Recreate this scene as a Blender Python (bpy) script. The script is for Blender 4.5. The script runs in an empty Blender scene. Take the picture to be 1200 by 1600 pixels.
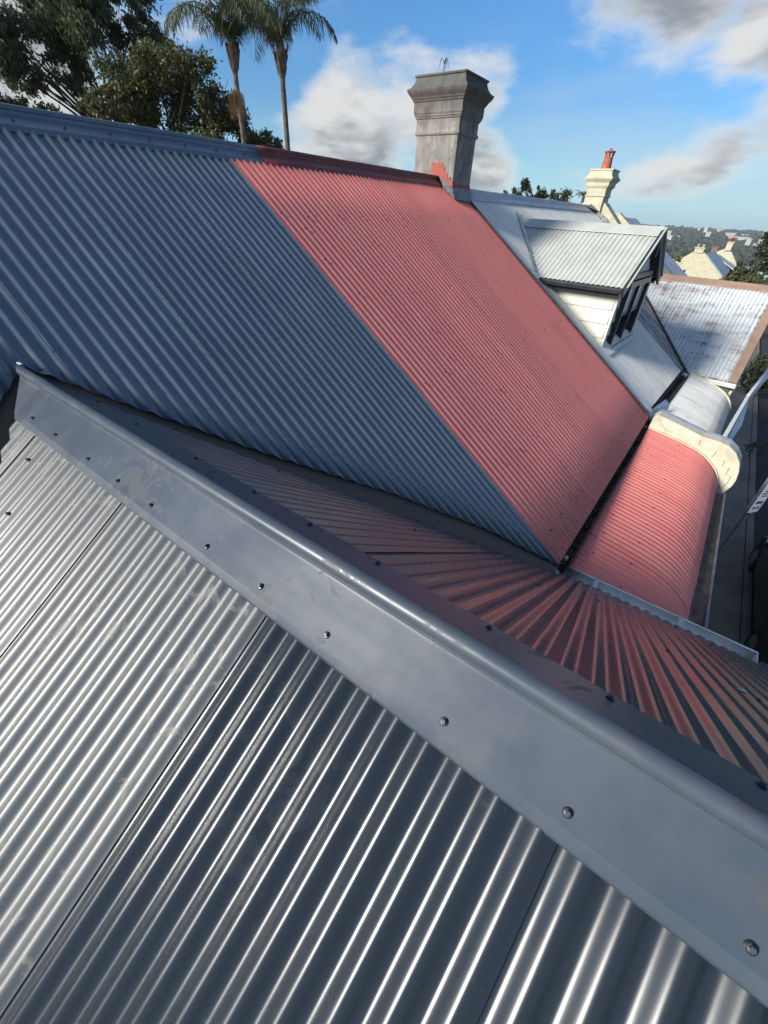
import bpy, math, random
import numpy as np
from mathutils import Vector, Matrix
random.seed(7); rng = np.random.default_rng(7)
sc = bpy.context.scene
COL = sc.collection
R = math.radians
GZ = -5.7                       # street level; the phone that took the picture is the origin

# ------------------------------------------------------------------ camera
RM = np.array([[0.60855925, -0.45162213, 0.65245161], [-0.79211096, -0.39452631, 0.46573514], [0.04707303, -0.80024149, -0.59782747]])
cd = bpy.data.cameras.new('camera'); cam = bpy.data.objects.new('camera', cd); COL.objects.link(cam)
m = Matrix.Identity(4)
for i in range(3):
    m[i][0] = RM[i, 0]; m[i][1] = -RM[i, 1]; m[i][2] = -RM[i, 2]
cam.matrix_world = m
cd.sensor_fit = 'VERTICAL'; cd.sensor_height = 36; cd.sensor_width = 27; cd.lens = 635 / 1600 * 36
cd.clip_start = 0.03; cd.clip_end = 20000
sc.camera = cam

# ------------------------------------------------------------------ sun + sky
SUN = Vector((-0.80, 0.43, 0.41)).normalized()
sd = bpy.data.lights.new('sun', 'SUN'); sun = bpy.data.objects.new('sun', sd); COL.objects.link(sun)
sd.energy = 5.0; sd.angle = R(14); sd.color = (1.0, 0.95, 0.86)
sun.rotation_euler = SUN.to_track_quat('Z', 'Y').to_euler()
sc.view_settings.view_transform = 'Standard'; sc.view_settings.look = 'None'
sc.view_settings.exposure = 0.62; sc.view_settings.gamma = 1; sc.view_settings.use_curve_mapping = False

class NT:
    """small helper to wire nodes"""
    def __init__(s, tree): s.t = tree
    def n(s, typ, **kw):
        nd = s.t.nodes.new(typ)
        for k, v in kw.items(): setattr(nd, k, v)
        return nd
    def set(s, sock, v):
        if isinstance(v, bpy.types.NodeSocket): s.t.links.new(v, sock)
        elif v is not None:
            try: sock.default_value = v
            except Exception:
                sock.default_value = tuple(v) + (1,) if len(v) == 3 else v
    def math(s, op, a, b=None, c=None, clamp=False):
        nd = s.n('ShaderNodeMath', operation=op, use_clamp=clamp)
        for i, v in enumerate((a, b, c)):
            if v is not None: s.set(nd.inputs[i], v)
        return nd.outputs[0]
    def vmath(s, op, a, b=None):
        nd = s.n('ShaderNodeVectorMath', operation=op); s.set(nd.inputs[0], a)
        if b is not None: s.set(nd.inputs[1], b)
        return nd.outputs['Value'] if op in ('DOT_PRODUCT', 'LENGTH') else nd.outputs[0]
    def noise(s, vec, scale, detail=4, rough=.55, dist=0, dim='3D'):
        nd = s.n('ShaderNodeTexNoise', noise_dimensions=dim); s.set(nd.inputs['Vector'], vec)
        nd.inputs['Scale'].default_value = scale; nd.inputs['Detail'].default_value = detail
        nd.inputs['Roughness'].default_value = rough; nd.inputs['Distortion'].default_value = dist
        return nd.outputs[0]
    def smooth(s, v, a, b, lo=0., hi=1.):
        nd = s.n('ShaderNodeMapRange', interpolation_type='SMOOTHSTEP'); s.set(nd.inputs[0], v)
        for i, x in enumerate((a, b, lo, hi)): s.set(nd.inputs[i + 1], x)
        return nd.outputs[0]
    def mix(s, f, a, b, blend='MIX'):
        nd = s.n('ShaderNodeMix', data_type='RGBA', blend_type=blend)
        s.set(nd.inputs[0], f); s.set(nd.inputs[6], a); s.set(nd.inputs[7], b); return nd.outputs[2]
    def mapping(s, vec, scale=(1, 1, 1), rot=(0, 0, 0), loc=(0, 0, 0)):
        nd = s.n('ShaderNodeMapping'); s.set(nd.inputs[0], vec)
        nd.inputs[1].default_value = loc; nd.inputs[2].default_value = rot; nd.inputs[3].default_value = scale
        return nd.outputs[0]
    def sep(s, v):
        nd = s.n('ShaderNodeSeparateXYZ'); s.set(nd.inputs[0], v); return nd.outputs
    def comb(s, x, y, z):
        nd = s.n('ShaderNodeCombineXYZ')
        for i, v in enumerate((x, y, z)): s.set(nd.inputs[i], v)
        return nd.outputs[0]

world = bpy.data.worlds.new('World'); sc.world = world; world.use_nodes = True
W = NT(world.node_tree); bg = world.node_tree.nodes['Background']
SKYK = 0.11
sky = W.n('ShaderNodeTexSky', sky_type='NISHITA', sun_disc=False, sun_elevation=math.asin(SUN.z), sun_rotation=math.atan2(SUN.x, SUN.y),
          altitude=20, air_density=1.0, dust_density=0.1, ozone_density=3.0)
hs = W.n('ShaderNodeHueSaturation'); hs.inputs['Saturation'].default_value = 1.08; hs.inputs['Value'].default_value = 1.0
W.set(hs.inputs['Color'], sky.outputs[0])
vdir = W.n('ShaderNodeTexCoord').outputs['Generated']
vx, vy, vz = W.sep(vdir)
P = W.vmath('ADD', W.vmath('MULTIPLY', vdir, (1.0, 1.0, 2.6)), (2.5, 13.3, 6.8))
n1 = W.noise(P, 3.4, 9, .58, .15)
sh = W.vmath('ADD', P, (SUN.x * .035, SUN.y * .035, .075))
n2 = W.noise(sh, 3.4, 4, .58, .15)
# (direction, angular radius in degrees, weight): the clouds that stand over this street
CLOUDS = [((.799, .571, .186), 5, .12), ((.729, .666, .158), 5, .12), ((.865, .464, .189), 4, .09), ((.710, .696, .109), 5, .12), ((.759, .647, .065), 5, .19), ((.889, .453, .057), 4.5, .17),
          ((.935, .263, .250), 7, .19), ((.965, .159, .245), 7, .19), ((.895, .367, .275), 5, .10), ((.989, .126, .082), 4, .10), ((.993, .067, .101), 4, .06), ((.978, .195, .069), 3, .10), ((.363, .924, .123), 7, .2),
          ((.958, .237, .165), 6, -.12), ((.925, .358, .150), 6, -.12), ((.976, .151, .158), 5, -.10), ((.652, .730, .207), 6, -.14), ((.825, .50, .27), 6, -.10)]
cov = None
for d, rad, w in CLOUDS:
    d = Vector(d).normalized()
    g = W.smooth(W.vmath('DOT_PRODUCT', vdir, tuple(d)), math.cos(R(rad)), 1.0, 0.0, w)
    cov = g if cov is None else W.math('ADD', cov, g)
low = W.smooth(vz, 0.0, 0.25, 0.03, 0.0)
n3 = W.noise(W.vmath('MULTIPLY', vdir, (1.0, 1.0, 3.2)), 13, 6, .62, .3)
X = W.math('ADD', W.math('ADD', n1, cov), W.math('MULTIPLY', n3, .16))
X = W.math('SUBTRACT', X, .025)
dens = W.smooth(X, 0.52, 0.78)
dens = W.math('MULTIPLY', dens, W.smooth(vz, 0.0, 0.05, 0.25, 0.95))
thick = W.smooth(X, 0.60, 0.80)
lit = W.smooth(W.math('SUBTRACT', n1, n2), -0.10, 0.12)
shade = W.math('MULTIPLY', thick, W.math('SUBTRACT', .95, W.math('MULTIPLY', lit, 0.8)))
white = (0.56 / SKYK, 0.555 / SKYK, 0.54 / SKYK, 1); grey = (0.175 / SKYK, 0.19 / SKYK, 0.21 / SKYK, 1)
ccol = W.mix(shade, white, grey)
hz = W.mix(W.smooth(vz, 0.0, .30), (.38, .52, .66, 1), (.52, .78, .97, 1))
skyb = W.mix(W.smooth(vz, .16, -.01, 0.0, .85), W.mix(1.0, hs.outputs[0], hz, 'MULTIPLY'), (.31 / SKYK, .50 / SKYK, .585 / SKYK, 1))
veil = W.smooth(W.noise(W.vmath('MULTIPLY', vdir, (1.0, 1.0, 3.5)), 1.9, 7, .6, .5), .46, .70, 0.0, .26)
skyb = W.mix(veil, skyb, (.40 / SKYK, .45 / SKYK, .49 / SKYK, 1))
skyc = W.mix(dens, skyb, ccol)
world.node_tree.links.new(skyc, bg.inputs[0]); bg.inputs[1].default_value = SKYK

# ------------------------------------------------------------------ materials
def mat(name, base, rough=.6, metal=0., spec=.5, fn=None):
    mt = bpy.data.materials.new(name); mt.use_nodes = True
    N = NT(mt.node_tree); b = mt.node_tree.nodes['Principled BSDF']
    b.inputs['Base Color'].default_value = (*base, 1); b.inputs['Roughness'].default_value = rough
    b.inputs['Metallic'].default_value = metal; b.inputs['Specular IOR Level'].default_value = spec
    N.b = b; N.oc = N.n('ShaderNodeTexCoord').outputs['Object']; N.base = (*base, 1)
    if fn: fn(N)
    return mt
def bump(N, h, strength=.3, dist=.01):
    nd = N.n('ShaderNodeBump'); nd.inputs['Strength'].default_value = strength; nd.inputs['Distance'].default_value = dist
    N.set(nd.inputs['Height'], h); N.set(N.b.inputs['Normal'], nd.outputs[0])

def slate_fn(N):
    # satin coil-coated steel with boot scuffs and dusty hand smears
    big = N.noise(N.oc, 2.3, 3, .5)
    sm = N.noise(N.oc, 9.0, 6, .62, .8)
    patch = N.math('MULTIPLY', N.smooth(big, .50, .60), N.smooth(sm, .54, .60))
    spots = N.smooth(N.noise(N.oc, 55, 3, .5), .66, .72)
    spots = N.math('MULTIPLY', spots, N.smooth(N.noise(N.oc, 3.1, 2), .5, .6))
    film = N.smooth(N.noise(N.oc, 3.7, 5, .6), .40, .62)
    dirt = N.math('MAXIMUM', N.math('MULTIPLY', patch, .28), N.math('MULTIPLY', spots, .25))
    c = N.mix(N.math('MULTIPLY', dirt, .30), N.base, (.13, .13, .12, 1))
    N.set(N.b.inputs['Base Color'], c)
    r = N.math('ADD', N.math('MULTIPLY', dirt, .10), N.math('MULTIPLY', film, .04))
    r = N.math('ADD', r, N.b.inputs['Roughness'].default_value); N.set(N.b.inputs['Roughness'], r)
    bump(N, N.noise(N.oc, 6, 2), .12, .004)
def cap_fn(N):
    cl = N.noise(N.oc, 2.1, 3, .55)
    sm = N.noise(N.oc, 8.5, 6, .62, 1.1)
    hand = N.math('MULTIPLY', N.smooth(sm, .535, .575), N.smooth(cl, .47, .55))
    scr = N.math('MULTIPLY', N.smooth(N.noise(N.mapping(N.oc, (30, 190, 30), (0, 0, .6)), 1.0, 3, .5), .735, .75), N.smooth(N.noise(N.oc, 3.3, 2), .48, .58))
    film = N.smooth(N.noise(N.oc, 4.6, 6, .66), .36, .66)
    c = N.mix(N.math('MULTIPLY', hand, .75), N.base, (.038, .044, .050, 1))
    c = N.mix(N.math('MULTIPLY', film, .35), c, (.080, .094, .108, 1))
    c = N.mix(N.math('MULTIPLY', scr, .6), c, (.25, .27, .28, 1))
    N.set(N.b.inputs['Base Color'], c)
    r = N.math('ADD', N.math('MULTIPLY', hand, .20), N.math('MULTIPLY', film, .06))
    N.set(N.b.inputs['Roughness'], N.math('ADD', r, N.b.inputs['Roughness'].default_value))
    bump(N, N.noise(N.mapping(N.oc, (7, 2.2, 7)), 1.0, 2), .35, .006)
def dusty_fn(N):
    # the sheets that were walked on and handled: a fine film with palm and boot smears
    cl = N.noise(N.oc, 2.6, 4, .6)
    sm = N.noise(N.oc, 13, 6, .65, .9)
    smear = N.math('MULTIPLY', N.smooth(sm, .54, .60), N.smooth(cl, .47, .56))
    fine = N.noise(N.mapping(N.oc, (5, 40, 5)), 2.0, 4, .6)
    c = N.mix(N.math('MULTIPLY', smear, .6), N.base, (.15, .145, .13, 1))
    N.set(N.b.inputs['Base Color'], c)
    r = N.math('ADD', N.math('MULTIPLY', N.smooth(fine, .3, .7), .05), N.math('MULTIPLY', smear, .10))
    r = N.math('ADD', r, N.b.inputs['Roughness'].default_value); N.set(N.b.inputs['Roughness'], r)
    bump(N, N.noise(N.oc, 6, 2), .1, .004)
M = {}
M['slate_dusty'] = mat('dusty_slate_steel', (.036, .043, .048), .45, 0, 1.0, dusty_fn)
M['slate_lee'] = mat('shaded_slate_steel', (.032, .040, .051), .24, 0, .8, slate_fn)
M['slate'] = mat('slate_steel', (.016, .022, .029), .25, 0, .4, slate_fn)
M['slate_cap'] = mat('slate_cap_steel', (.046, .060, .079), .34, 0, .5, cap_fn)
def sheet_tint(N, c, amt=.10):
    oi = N.n('ShaderNodeObjectInfo').outputs['Random']
    k = N.math('ADD', N.math('MULTIPLY', oi, amt), 1 - amt * .5)
    return N.mix(1.0, c, N.comb(k, k, k), 'MULTIPLY')
def blue_fn(N):
    v = N.noise(N.mapping(N.oc, (.6, .6, .6)), 2.2, 5, .6)
    c = N.mix(N.smooth(v, .35, .7), (.078, .112, .150, 1), (.096, .132, .172, 1))
    sp = N.smooth(N.noise(N.oc, 40, 2), .68, .74)
    c = N.mix(N.math('MULTIPLY', sp, .25), c, (.25, .25, .24, 1))
    st_ = N.noise(N.mapping(N.oc, (9, .5, .5)), 1.3, 4, .6)
    c = N.mix(N.math('MULTIPLY', N.smooth(st_, .5, .8), .35), c, (.17, .20, .225, 1))
    N.set(N.b.inputs['Base Color'], sheet_tint(N, c))
M['blue'] = mat('blue_steel', (.09, .13, .18), .30, 0, .6, blue_fn)
def red_fn(N):
    x, y, z = N.sep(N.oc)
    streak = N.noise(N.mapping(N.oc, (14, .9, .9)), 1.6, 5, .65)
    blotch = N.noise(N.oc, 2.6, 6, .62)
    c = N.mix(N.smooth(streak, .3, .75), (.600, .165, .140, 1), (.660, .215, .182, 1))
    c = N.mix(N.math('MULTIPLY', N.smooth(blotch, .45, .75), .5), c, (.64, .22, .18, 1))
    # black mould specks thick along the last hand's breadth above the box gutter
    edge = N.smooth(y, .28, 1.0, 1.0, 0.0)
    edge = N.math('MULTIPLY', edge, N.smooth(y, .20, .24))
    sp = N.smooth(N.math('ADD', N.noise(N.oc, 34, 4, .7), N.math('MULTIPLY', edge, .12)), .66, .76)
    c = N.mix(N.math('MULTIPLY', sp, .55), c, (.10, .03, .025, 1))
    fl = N.smooth(N.noise(N.mapping(N.oc, (1, 1, 1)), 21, 3, .5), .72, .76)
    c = N.mix(N.math('MULTIPLY', fl, .45), c, (.62, .42, .38, 1))
    N.set(N.b.inputs['Base Color'], sheet_tint(N, c, .09))
M['red'] = mat('faded_red_steel', (.45, .12, .11), .62, 0, .35, red_fn)
def cap_red_fn(N):
    c = N.mix(N.smooth(N.noise(N.oc, 5, 5, .6), .35, .7), (.125, .026, .026, 1), (.19, .05, .047, 1)); N.set(N.b.inputs['Base Color'], c)
M['redcap'] = mat('dark_red_steel', (.15, .035, .035), .5, 0, .4, cap_red_fn)
def white_fn(N):
    s1 = N.noise(N.mapping(N.oc, (16, .8, .8)), 1.5, 5, .7)
    s2 = N.noise(N.oc, 3.2, 6, .65)
    c = N.mix(N.smooth(s1, .42, .80), (.64, .63, .58, 1), (.45, .44, .395, 1))
    c = N.mix(N.math('MULTIPLY', N.smooth(s2, .50, .78), .6), c, (.42, .41, .37, 1))
    N.set(N.b.inputs['Base Color'], sheet_tint(N, c, .12))
M['white_roof'] = mat('weathered_white_steel', (.6, .62, .6), .55, 0, .4, white_fn)
def dormer_roof_fn(N):
    c = N.mix(N.smooth(N.noise(N.oc, 3, 6, .65), .35, .75), (.42, .435, .395, 1), (.35, .36, .325, 1)); N.set(N.b.inputs['Base Color'], c)
M['dormer_roof'] = mat('pale_grey_steel', (.45, .47, .44), .5, 0, .4, dormer_roof_fn)
def rust_fn(N):
    x, y, z = N.sep(N.oc)
    band = N.noise(N.mapping(N.oc, (3.2, .8, 3.2)), 1.7, 5, .72)
    streak = N.noise(N.mapping(N.oc, (.45, 13, .45)), 1.9, 5, .7)
    patch = N.noise(N.oc, 1.3, 3, .6)
    f = N.math('ADD', N.math('MULTIPLY', band, .62), N.math('MULTIPLY', streak, .40))
    f = N.math('ADD', f, N.math('MULTIPLY', patch, .12))
    c = N.mix(N.smooth(f, .54, .68), (.47, .50, .50, 1), (.25, .225, .205, 1))
    c = N.mix(N.smooth(f, .64, .74), c, (.125, .095, .08, 1))
    N.set(N.b.inputs['Base Color'], c)
M['rust_roof'] = mat('flaking_pale_steel', (.5, .55, .57), .6, 0, .35, rust_fn)
def grime_fn(N):
    f = N.noise(N.mapping(N.oc, (9, 1, 1)), 2, 6, .7)
    c = N.mix(N.smooth(f, .4, .65), (.36, .36, .35, 1), (.10, .09, .085, 1)); N.set(N.b.inputs['Base Color'], c)
M['grimy_roof'] = mat('grimy_grey_steel', (.3, .3, .3), .6, 0, .35, grime_fn)
def plain_fn(a, b, s=4, rough_b=0):
    def fn(N):
        c = N.mix(N.smooth(N.noise(N.oc, s, 6, .62), .35, .7), (*a, 1), (*b, 1)); N.set(N.b.inputs['Base Color'], c)
        if rough_b: bump(N, N.noise(N.oc, 60, 4, .6), rough_b, .01)
    return fn
M['tan'] = mat('tan_capping', (.4, .26, .19), .55, 0, .4, plain_fn((.27, .185, .135), (.22, .145, .105)))
def render_fn(N):
    v = N.noise(N.mapping(N.oc, (5, 5, .9)), 2.4, 6, .65)
    w = N.noise(N.oc, 7, 7, .68)
    c = N.mix(N.smooth(v, .35, .72), (.245, .238, .212, 1), (.150, .147, .134, 1))
    c = N.mix(N.math('MULTIPLY', N.smooth(w, .42, .72), .65), c, (.070, .068, .062, 1))
    pale = N.smooth(N.noise(N.oc, 4.3, 4, .6), .58, .72)
    c = N.mix(N.math('MULTIPLY', pale, .45), c, (.33, .31, .255, 1))
    x, y, z = N.sep(N.oc)
    soot = N.math('MULTIPLY', N.smooth(N.math('ADD', z, N.math('MULTIPLY', w, .35)), 1.05, 1.45), .7)
    c = N.mix(soot, c, (.052, .052, .048, 1))
    N.set(N.b.inputs['Base Color'], c); bump(N, w, .5, .012)
M['render'] = mat('old_cement_render', (.2, .19, .17), .9, 0, .2, render_fn)
M['redpaint'] = mat('red_painted_flashing', (.4, .06, .035), .6, 0, .4, plain_fn((.30, .045, .028), (.18, .038, .028), 14))
M['lead'] = mat('grey_lead', (.28, .28, .28), .6, 0, .4, plain_fn((.22, .215, .205), (.10, .095, .09), 14))
M['galv'] = mat('galvanised_steel', (.36, .38, .42), .42, .35, .5, plain_fn((.42, .44, .48), (.30, .31, .34), 9))
M['cream'] = mat('cream_render', (.66, .61, .44), .8, 0, .3, plain_fn((.46, .43, .315), (.35, .32, .23), 6, .25))
def creamwall_fn(N):
    c = N.mix(N.smooth(N.noise(N.oc, 5, 6, .65), .4, .75), (.50, .475, .375, 1), (.38, .355, .265, 1))
    c = N.mix(N.math('MULTIPLY', N.smooth(N.noise(N.mapping(N.oc, (6, 6, 1.2)), 3, 5, .7), .58, .75), .5), c, (.38, .35, .27, 1))
    N.set(N.b.inputs['Base Color'], c); bump(N, N.noise(N.oc, 45, 4, .6), .3, .01)
M['creamwall'] = mat('cream_painted_brickwork', (.7, .67, .52), .8, 0, .3, creamwall_fn)
def brick_fn(N):
    oi = N.n('ShaderNodeObjectInfo').outputs['Random']
    v = N.noise(N.oc, 22, 5, .6)
    c = N.mix(oi, (.60, .575, .45, 1), (.51, .48, .36, 1))
    c = N.mix(N.math('MULTIPLY', N.smooth(v, .5, .75), .4), c, (.45, .42, .32, 1)); N.set(N.b.inputs['Base Color'], c)
    bump(N, v, .4, .006)
M['brick'] = mat('cream_brick', (.7, .67, .52), .8, 0, .3, brick_fn)
M['mortar'] = mat('shadowed_mortar', (.24, .22, .165), .9, 0, .2)
M['board'] = mat('off_white_board', (.76, .73, .65), .6, 0, .35, plain_fn((.60, .575, .50), (.53, .505, .43), 3))
M['whitepaint'] = mat('white_paint', (.76, .76, .73), .45, 0, .45, plain_fn((.66, .66, .63), (.54, .535, .50), 8))
M['gutterwhite'] = mat('off_white_gutter', (.74, .735, .68), .4, 0, .45, plain_fn((.84, .835, .78), (.70, .69, .62), 10))
M['charcoal'] = mat('charcoal_paint', (.022, .026, .032), .38, 0, .5, plain_fn((.020, .024, .030), (.036, .040, .046), 6))
M['glass'] = mat('dark_glass', (.012, .015, .018), .04, 0, .8)
M['paleglass'] = mat('blind_reflection_glass', (.62, .64, .62), .06, 0, .8)  # blind and reflections are both put into the pale pane colour
M['blind'] = mat('window_blind', (.45, .46, .44), .8)
M['dark'] = mat('dark_box_gutter', (.028, .024, .021), .9, 0, .2, plain_fn((.018, .015, .013), (.07, .06, .05), 20, .5))
M['gutterbrown'] = mat('silted_gutter', (.12, .10, .085), .85, 0, .2, plain_fn((.15, .125, .10), (.075, .062, .052), 9, .4))
M['greylip'] = mat('grey_gutter_steel', (.16, .17, .19), .4, 0, .5, plain_fn((.18, .19, .21), (.10, .105, .115), 7))
M['brownflash'] = mat('brown_black_flashing', (.075, .055, .05), .6, 0, .35, plain_fn((.095, .07, .062), (.04, .032, .03), 12))
M['wood'] = mat('sarking', (.10, .085, .07), .9)
M['screw'] = mat('screw_steel', (.10, .11, .12), .35, .6, .5)
M['washer'] = mat('rubber_washer', (.012, .013, .015), .5)
M['screwred'] = mat('rusted_screw', (.035, .018, .015), .7)
M['silicone'] = mat('silicone', (.62, .68, .70), .35)
M['leafpale'] = mat('pale_dry_leaf', (.55, .46, .34), .8, 0, .3, plain_fn((.60, .52, .40), (.36, .27, .17), 60))
M['leafbrown'] = mat('leaf_litter', (.09, .065, .045), .9, 0, .2, plain_fn((.13, .095, .065), (.045, .035, .025), 25))
M['terracotta'] = mat('terracotta', (.34, .10, .055), .75, 0, .3, plain_fn((.37, .105, .055), (.24, .07, .045), 12))
def path_fn(N):
    c = N.mix(N.smooth(N.noise(N.oc, 1.2, 6, .7), .3, .7), (.20, .18, .15, 1), (.125, .112, .096, 1))
    c = N.mix(N.math('MULTIPLY', N.smooth(N.noise(N.oc, 22, 5, .7), .5, .7), .5), c, (.24, .22, .19, 1))
    N.set(N.b.inputs['Base Color'], c); bump(N, N.noise(N.oc, 40, 5, .7), .5, .01)
M['path'] = mat('old_concrete_path', (.07, .065, .055), .9, 0, .2, path_fn)
def asphalt_fn(N):
    c = N.mix(N.smooth(N.noise(N.oc, .8, 6, .7), .3, .7), (.040, .040, .041, 1), (.026, .026, .027, 1))
    N.set(N.b.inputs['Base Color'], c); bump(N, N.noise(N.oc, 90, 3, .6), .5, .008)
M['asphalt'] = mat('asphalt', (.035, .035, .036), .9, 0, .25, asphalt_fn)
def terrain_fn(N):
    a = N.noise(N.oc, .02, 6, .65)
    c = N.mix(N.smooth(a, .35, .65), (.050, .060, .034, 1), (.085, .080, .058, 1)); N.set(N.b.inputs['Base Color'], c)
M['terrain'] = mat('scrubby_ground', (.06, .065, .04), .95, 0, .1, terrain_fn)
def leaf_mat(name, a, b, sc_=1.6, trans=.25):
    def fn(N):
        v = N.noise(N.oc, sc_, 4, .6); w = N.noise(N.oc, sc_ * 14, 2, .5)
        f = N.smooth(N.math('ADD', N.math('MULTIPLY', v, .7), N.math('MULTIPLY', w, .3)), .36, .66)
        c = N.mix(f, (*a, 1), (*b, 1)); N.set(N.b.inputs['Base Color'], c)
        tr = N.n('ShaderNodeBsdfTranslucent'); N.set(tr.inputs[0], c)
        mx = N.n('ShaderNodeMixShader'); mx.inputs[0].default_value = trans
        N.t.links.new(N.b.outputs[0], mx.inputs[1]); N.t.links.new(tr.outputs[0], mx.inputs[2])
        N.t.links.new(mx.outputs[0], N.t.nodes['Material Output'].inputs[0])
    return mat(name, a, .55, 0, .35, fn)
M['leaf_gum'] = leaf_mat('gum_leaf', (.060, .084, .044), (.140, .160, .080), 1.6, .38)
M['leaf_olive'] = leaf_mat('olive_leaf', (.050, .062, .022), (.135, .130, .048))
M['leaf_dark'] = leaf_mat('dark_leaf', (.020, .032, .016), (.055, .070, .030))
M['leaf_far'] = leaf_mat('far_leaf', (.024, .036, .022), (.070, .078, .042), .5)
M['leaf_palm'] = leaf_mat('palm_leaf', (.042, .058, .026), (.110, .120, .055), 3, .3)
M['leaf_deadpalm'] = leaf_mat('dead_palm_leaf', (.16, .11, .055), (.30, .21, .11), 3, .2)
M['bark'] = mat('bark', (.09, .075, .06), .9, 0, .2, plain_fn((.075, .064, .052), (.032, .027, .023), 8, .5))
M['palmbark'] = mat('palm_bark', (.15, .125, .10), .9, 0, .2, plain_fn((.13, .11, .092), (.06, .05, .042), 10, .5))
M['carpaint'] = mat('dark_green_car_paint', (.010, .016, .014), .12, 0, .6)
M['tyre'] = mat('tyre_rubber', (.015, .015, .015), .8)
M['chrome'] = mat('chrome', (.5, .5, .5), .15, 1)
M['redlens'] = mat('red_lens', (.25, .01, .01), .2)
M['signwhite'] = mat('sign_white', (.82, .84, .84), .4)
M['signblack'] = mat('sign_print', (.02, .03, .03), .5)
M['pole'] = mat('grey_pole', (.22, .215, .20), .5, .2, .4, plain_fn((.25, .245, .23), (.15, .145, .135), 9))
M['paleconcrete'] = mat('pale_concrete', (.45, .44, .41), .8, 0, .2, plain_fn((.48, .47, .44), (.38, .37, .34), .2))
M['tilered'] = mat('old_tile_roof', (.20, .10, .075), .8, 0, .2, plain_fn((.23, .115, .085), (.13, .075, .06), 4))
M['bluewhite'] = mat('pale_roof_steel', (.55, .60, .64), .5, 0, .35, plain_fn((.40, .43, .45), (.30, .32, .33), 2))

# ------------------------------------------------------------------ mesh helpers
class Frame:
    """a thing's Empty; child meshes are given in metres with the phone's height as z = 0"""
    def __init__(s, name, loc=(0, 0), rz=0.0, z=GZ):
        s.o = bpy.data.objects.new(name, None); COL.objects.link(s.o)
        s.o.location = (loc[0], loc[1], z); s.o.rotation_euler = (0, 0, rz)
        s.off = (-loc[0], -loc[1], -z) if rz == 0 else (0, 0, -z)
def tag(o, label=None, cat=None, group=None, kind=None):
    if isinstance(o, Frame): o = o.o
    for k, v in (('label', label), ('category', cat), ('group', group), ('kind', kind)):
        if v: o[k] = v
    return o
def link(name, me, parent=None, loc=None):
    o = bpy.data.objects.new(name, me); COL.objects.link(o)
    if isinstance(parent, Frame): o.parent = parent.o; o.location = loc if loc is not None else parent.off
    elif parent is not None:
        o.parent = parent
        if loc is not None: o.location = loc
    elif loc is not None: o.location = loc
    return o
def pymesh(name, v, f, mats, smooth=False, mi=None):
    me = bpy.data.meshes.new(name)
    v = np.asarray(v, dtype=np.float32).reshape(-1, 3)
    if isinstance(f, np.ndarray):
        k = f.shape[1]; n = len(f)
        me.vertices.add(len(v)); me.vertices.foreach_set('co', v.ravel())
        me.loops.add(n * k); me.loops.foreach_set('vertex_index', f.ravel().astype(np.int32))
        me.polygons.add(n); me.polygons.foreach_set('loop_start', np.arange(0, n * k, k, dtype=np.int32))
        me.update(calc_edges=True)
    else:
        me.from_pydata([tuple(map(float, p)) for p in v], [], [tuple(map(int, q)) for q in f]); me.update()
    for mm in (mats if isinstance(mats, (list, tuple)) else [mats]): me.materials.append(M[mm] if isinstance(mm, str) else mm)
    if smooth: me.polygons.foreach_set('use_smooth', np.ones(len(me.polygons), dtype=bool))
    if mi is not None: me.polygons.foreach_set('material_index', np.asarray(mi, dtype=np.int32))
    return me
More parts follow.
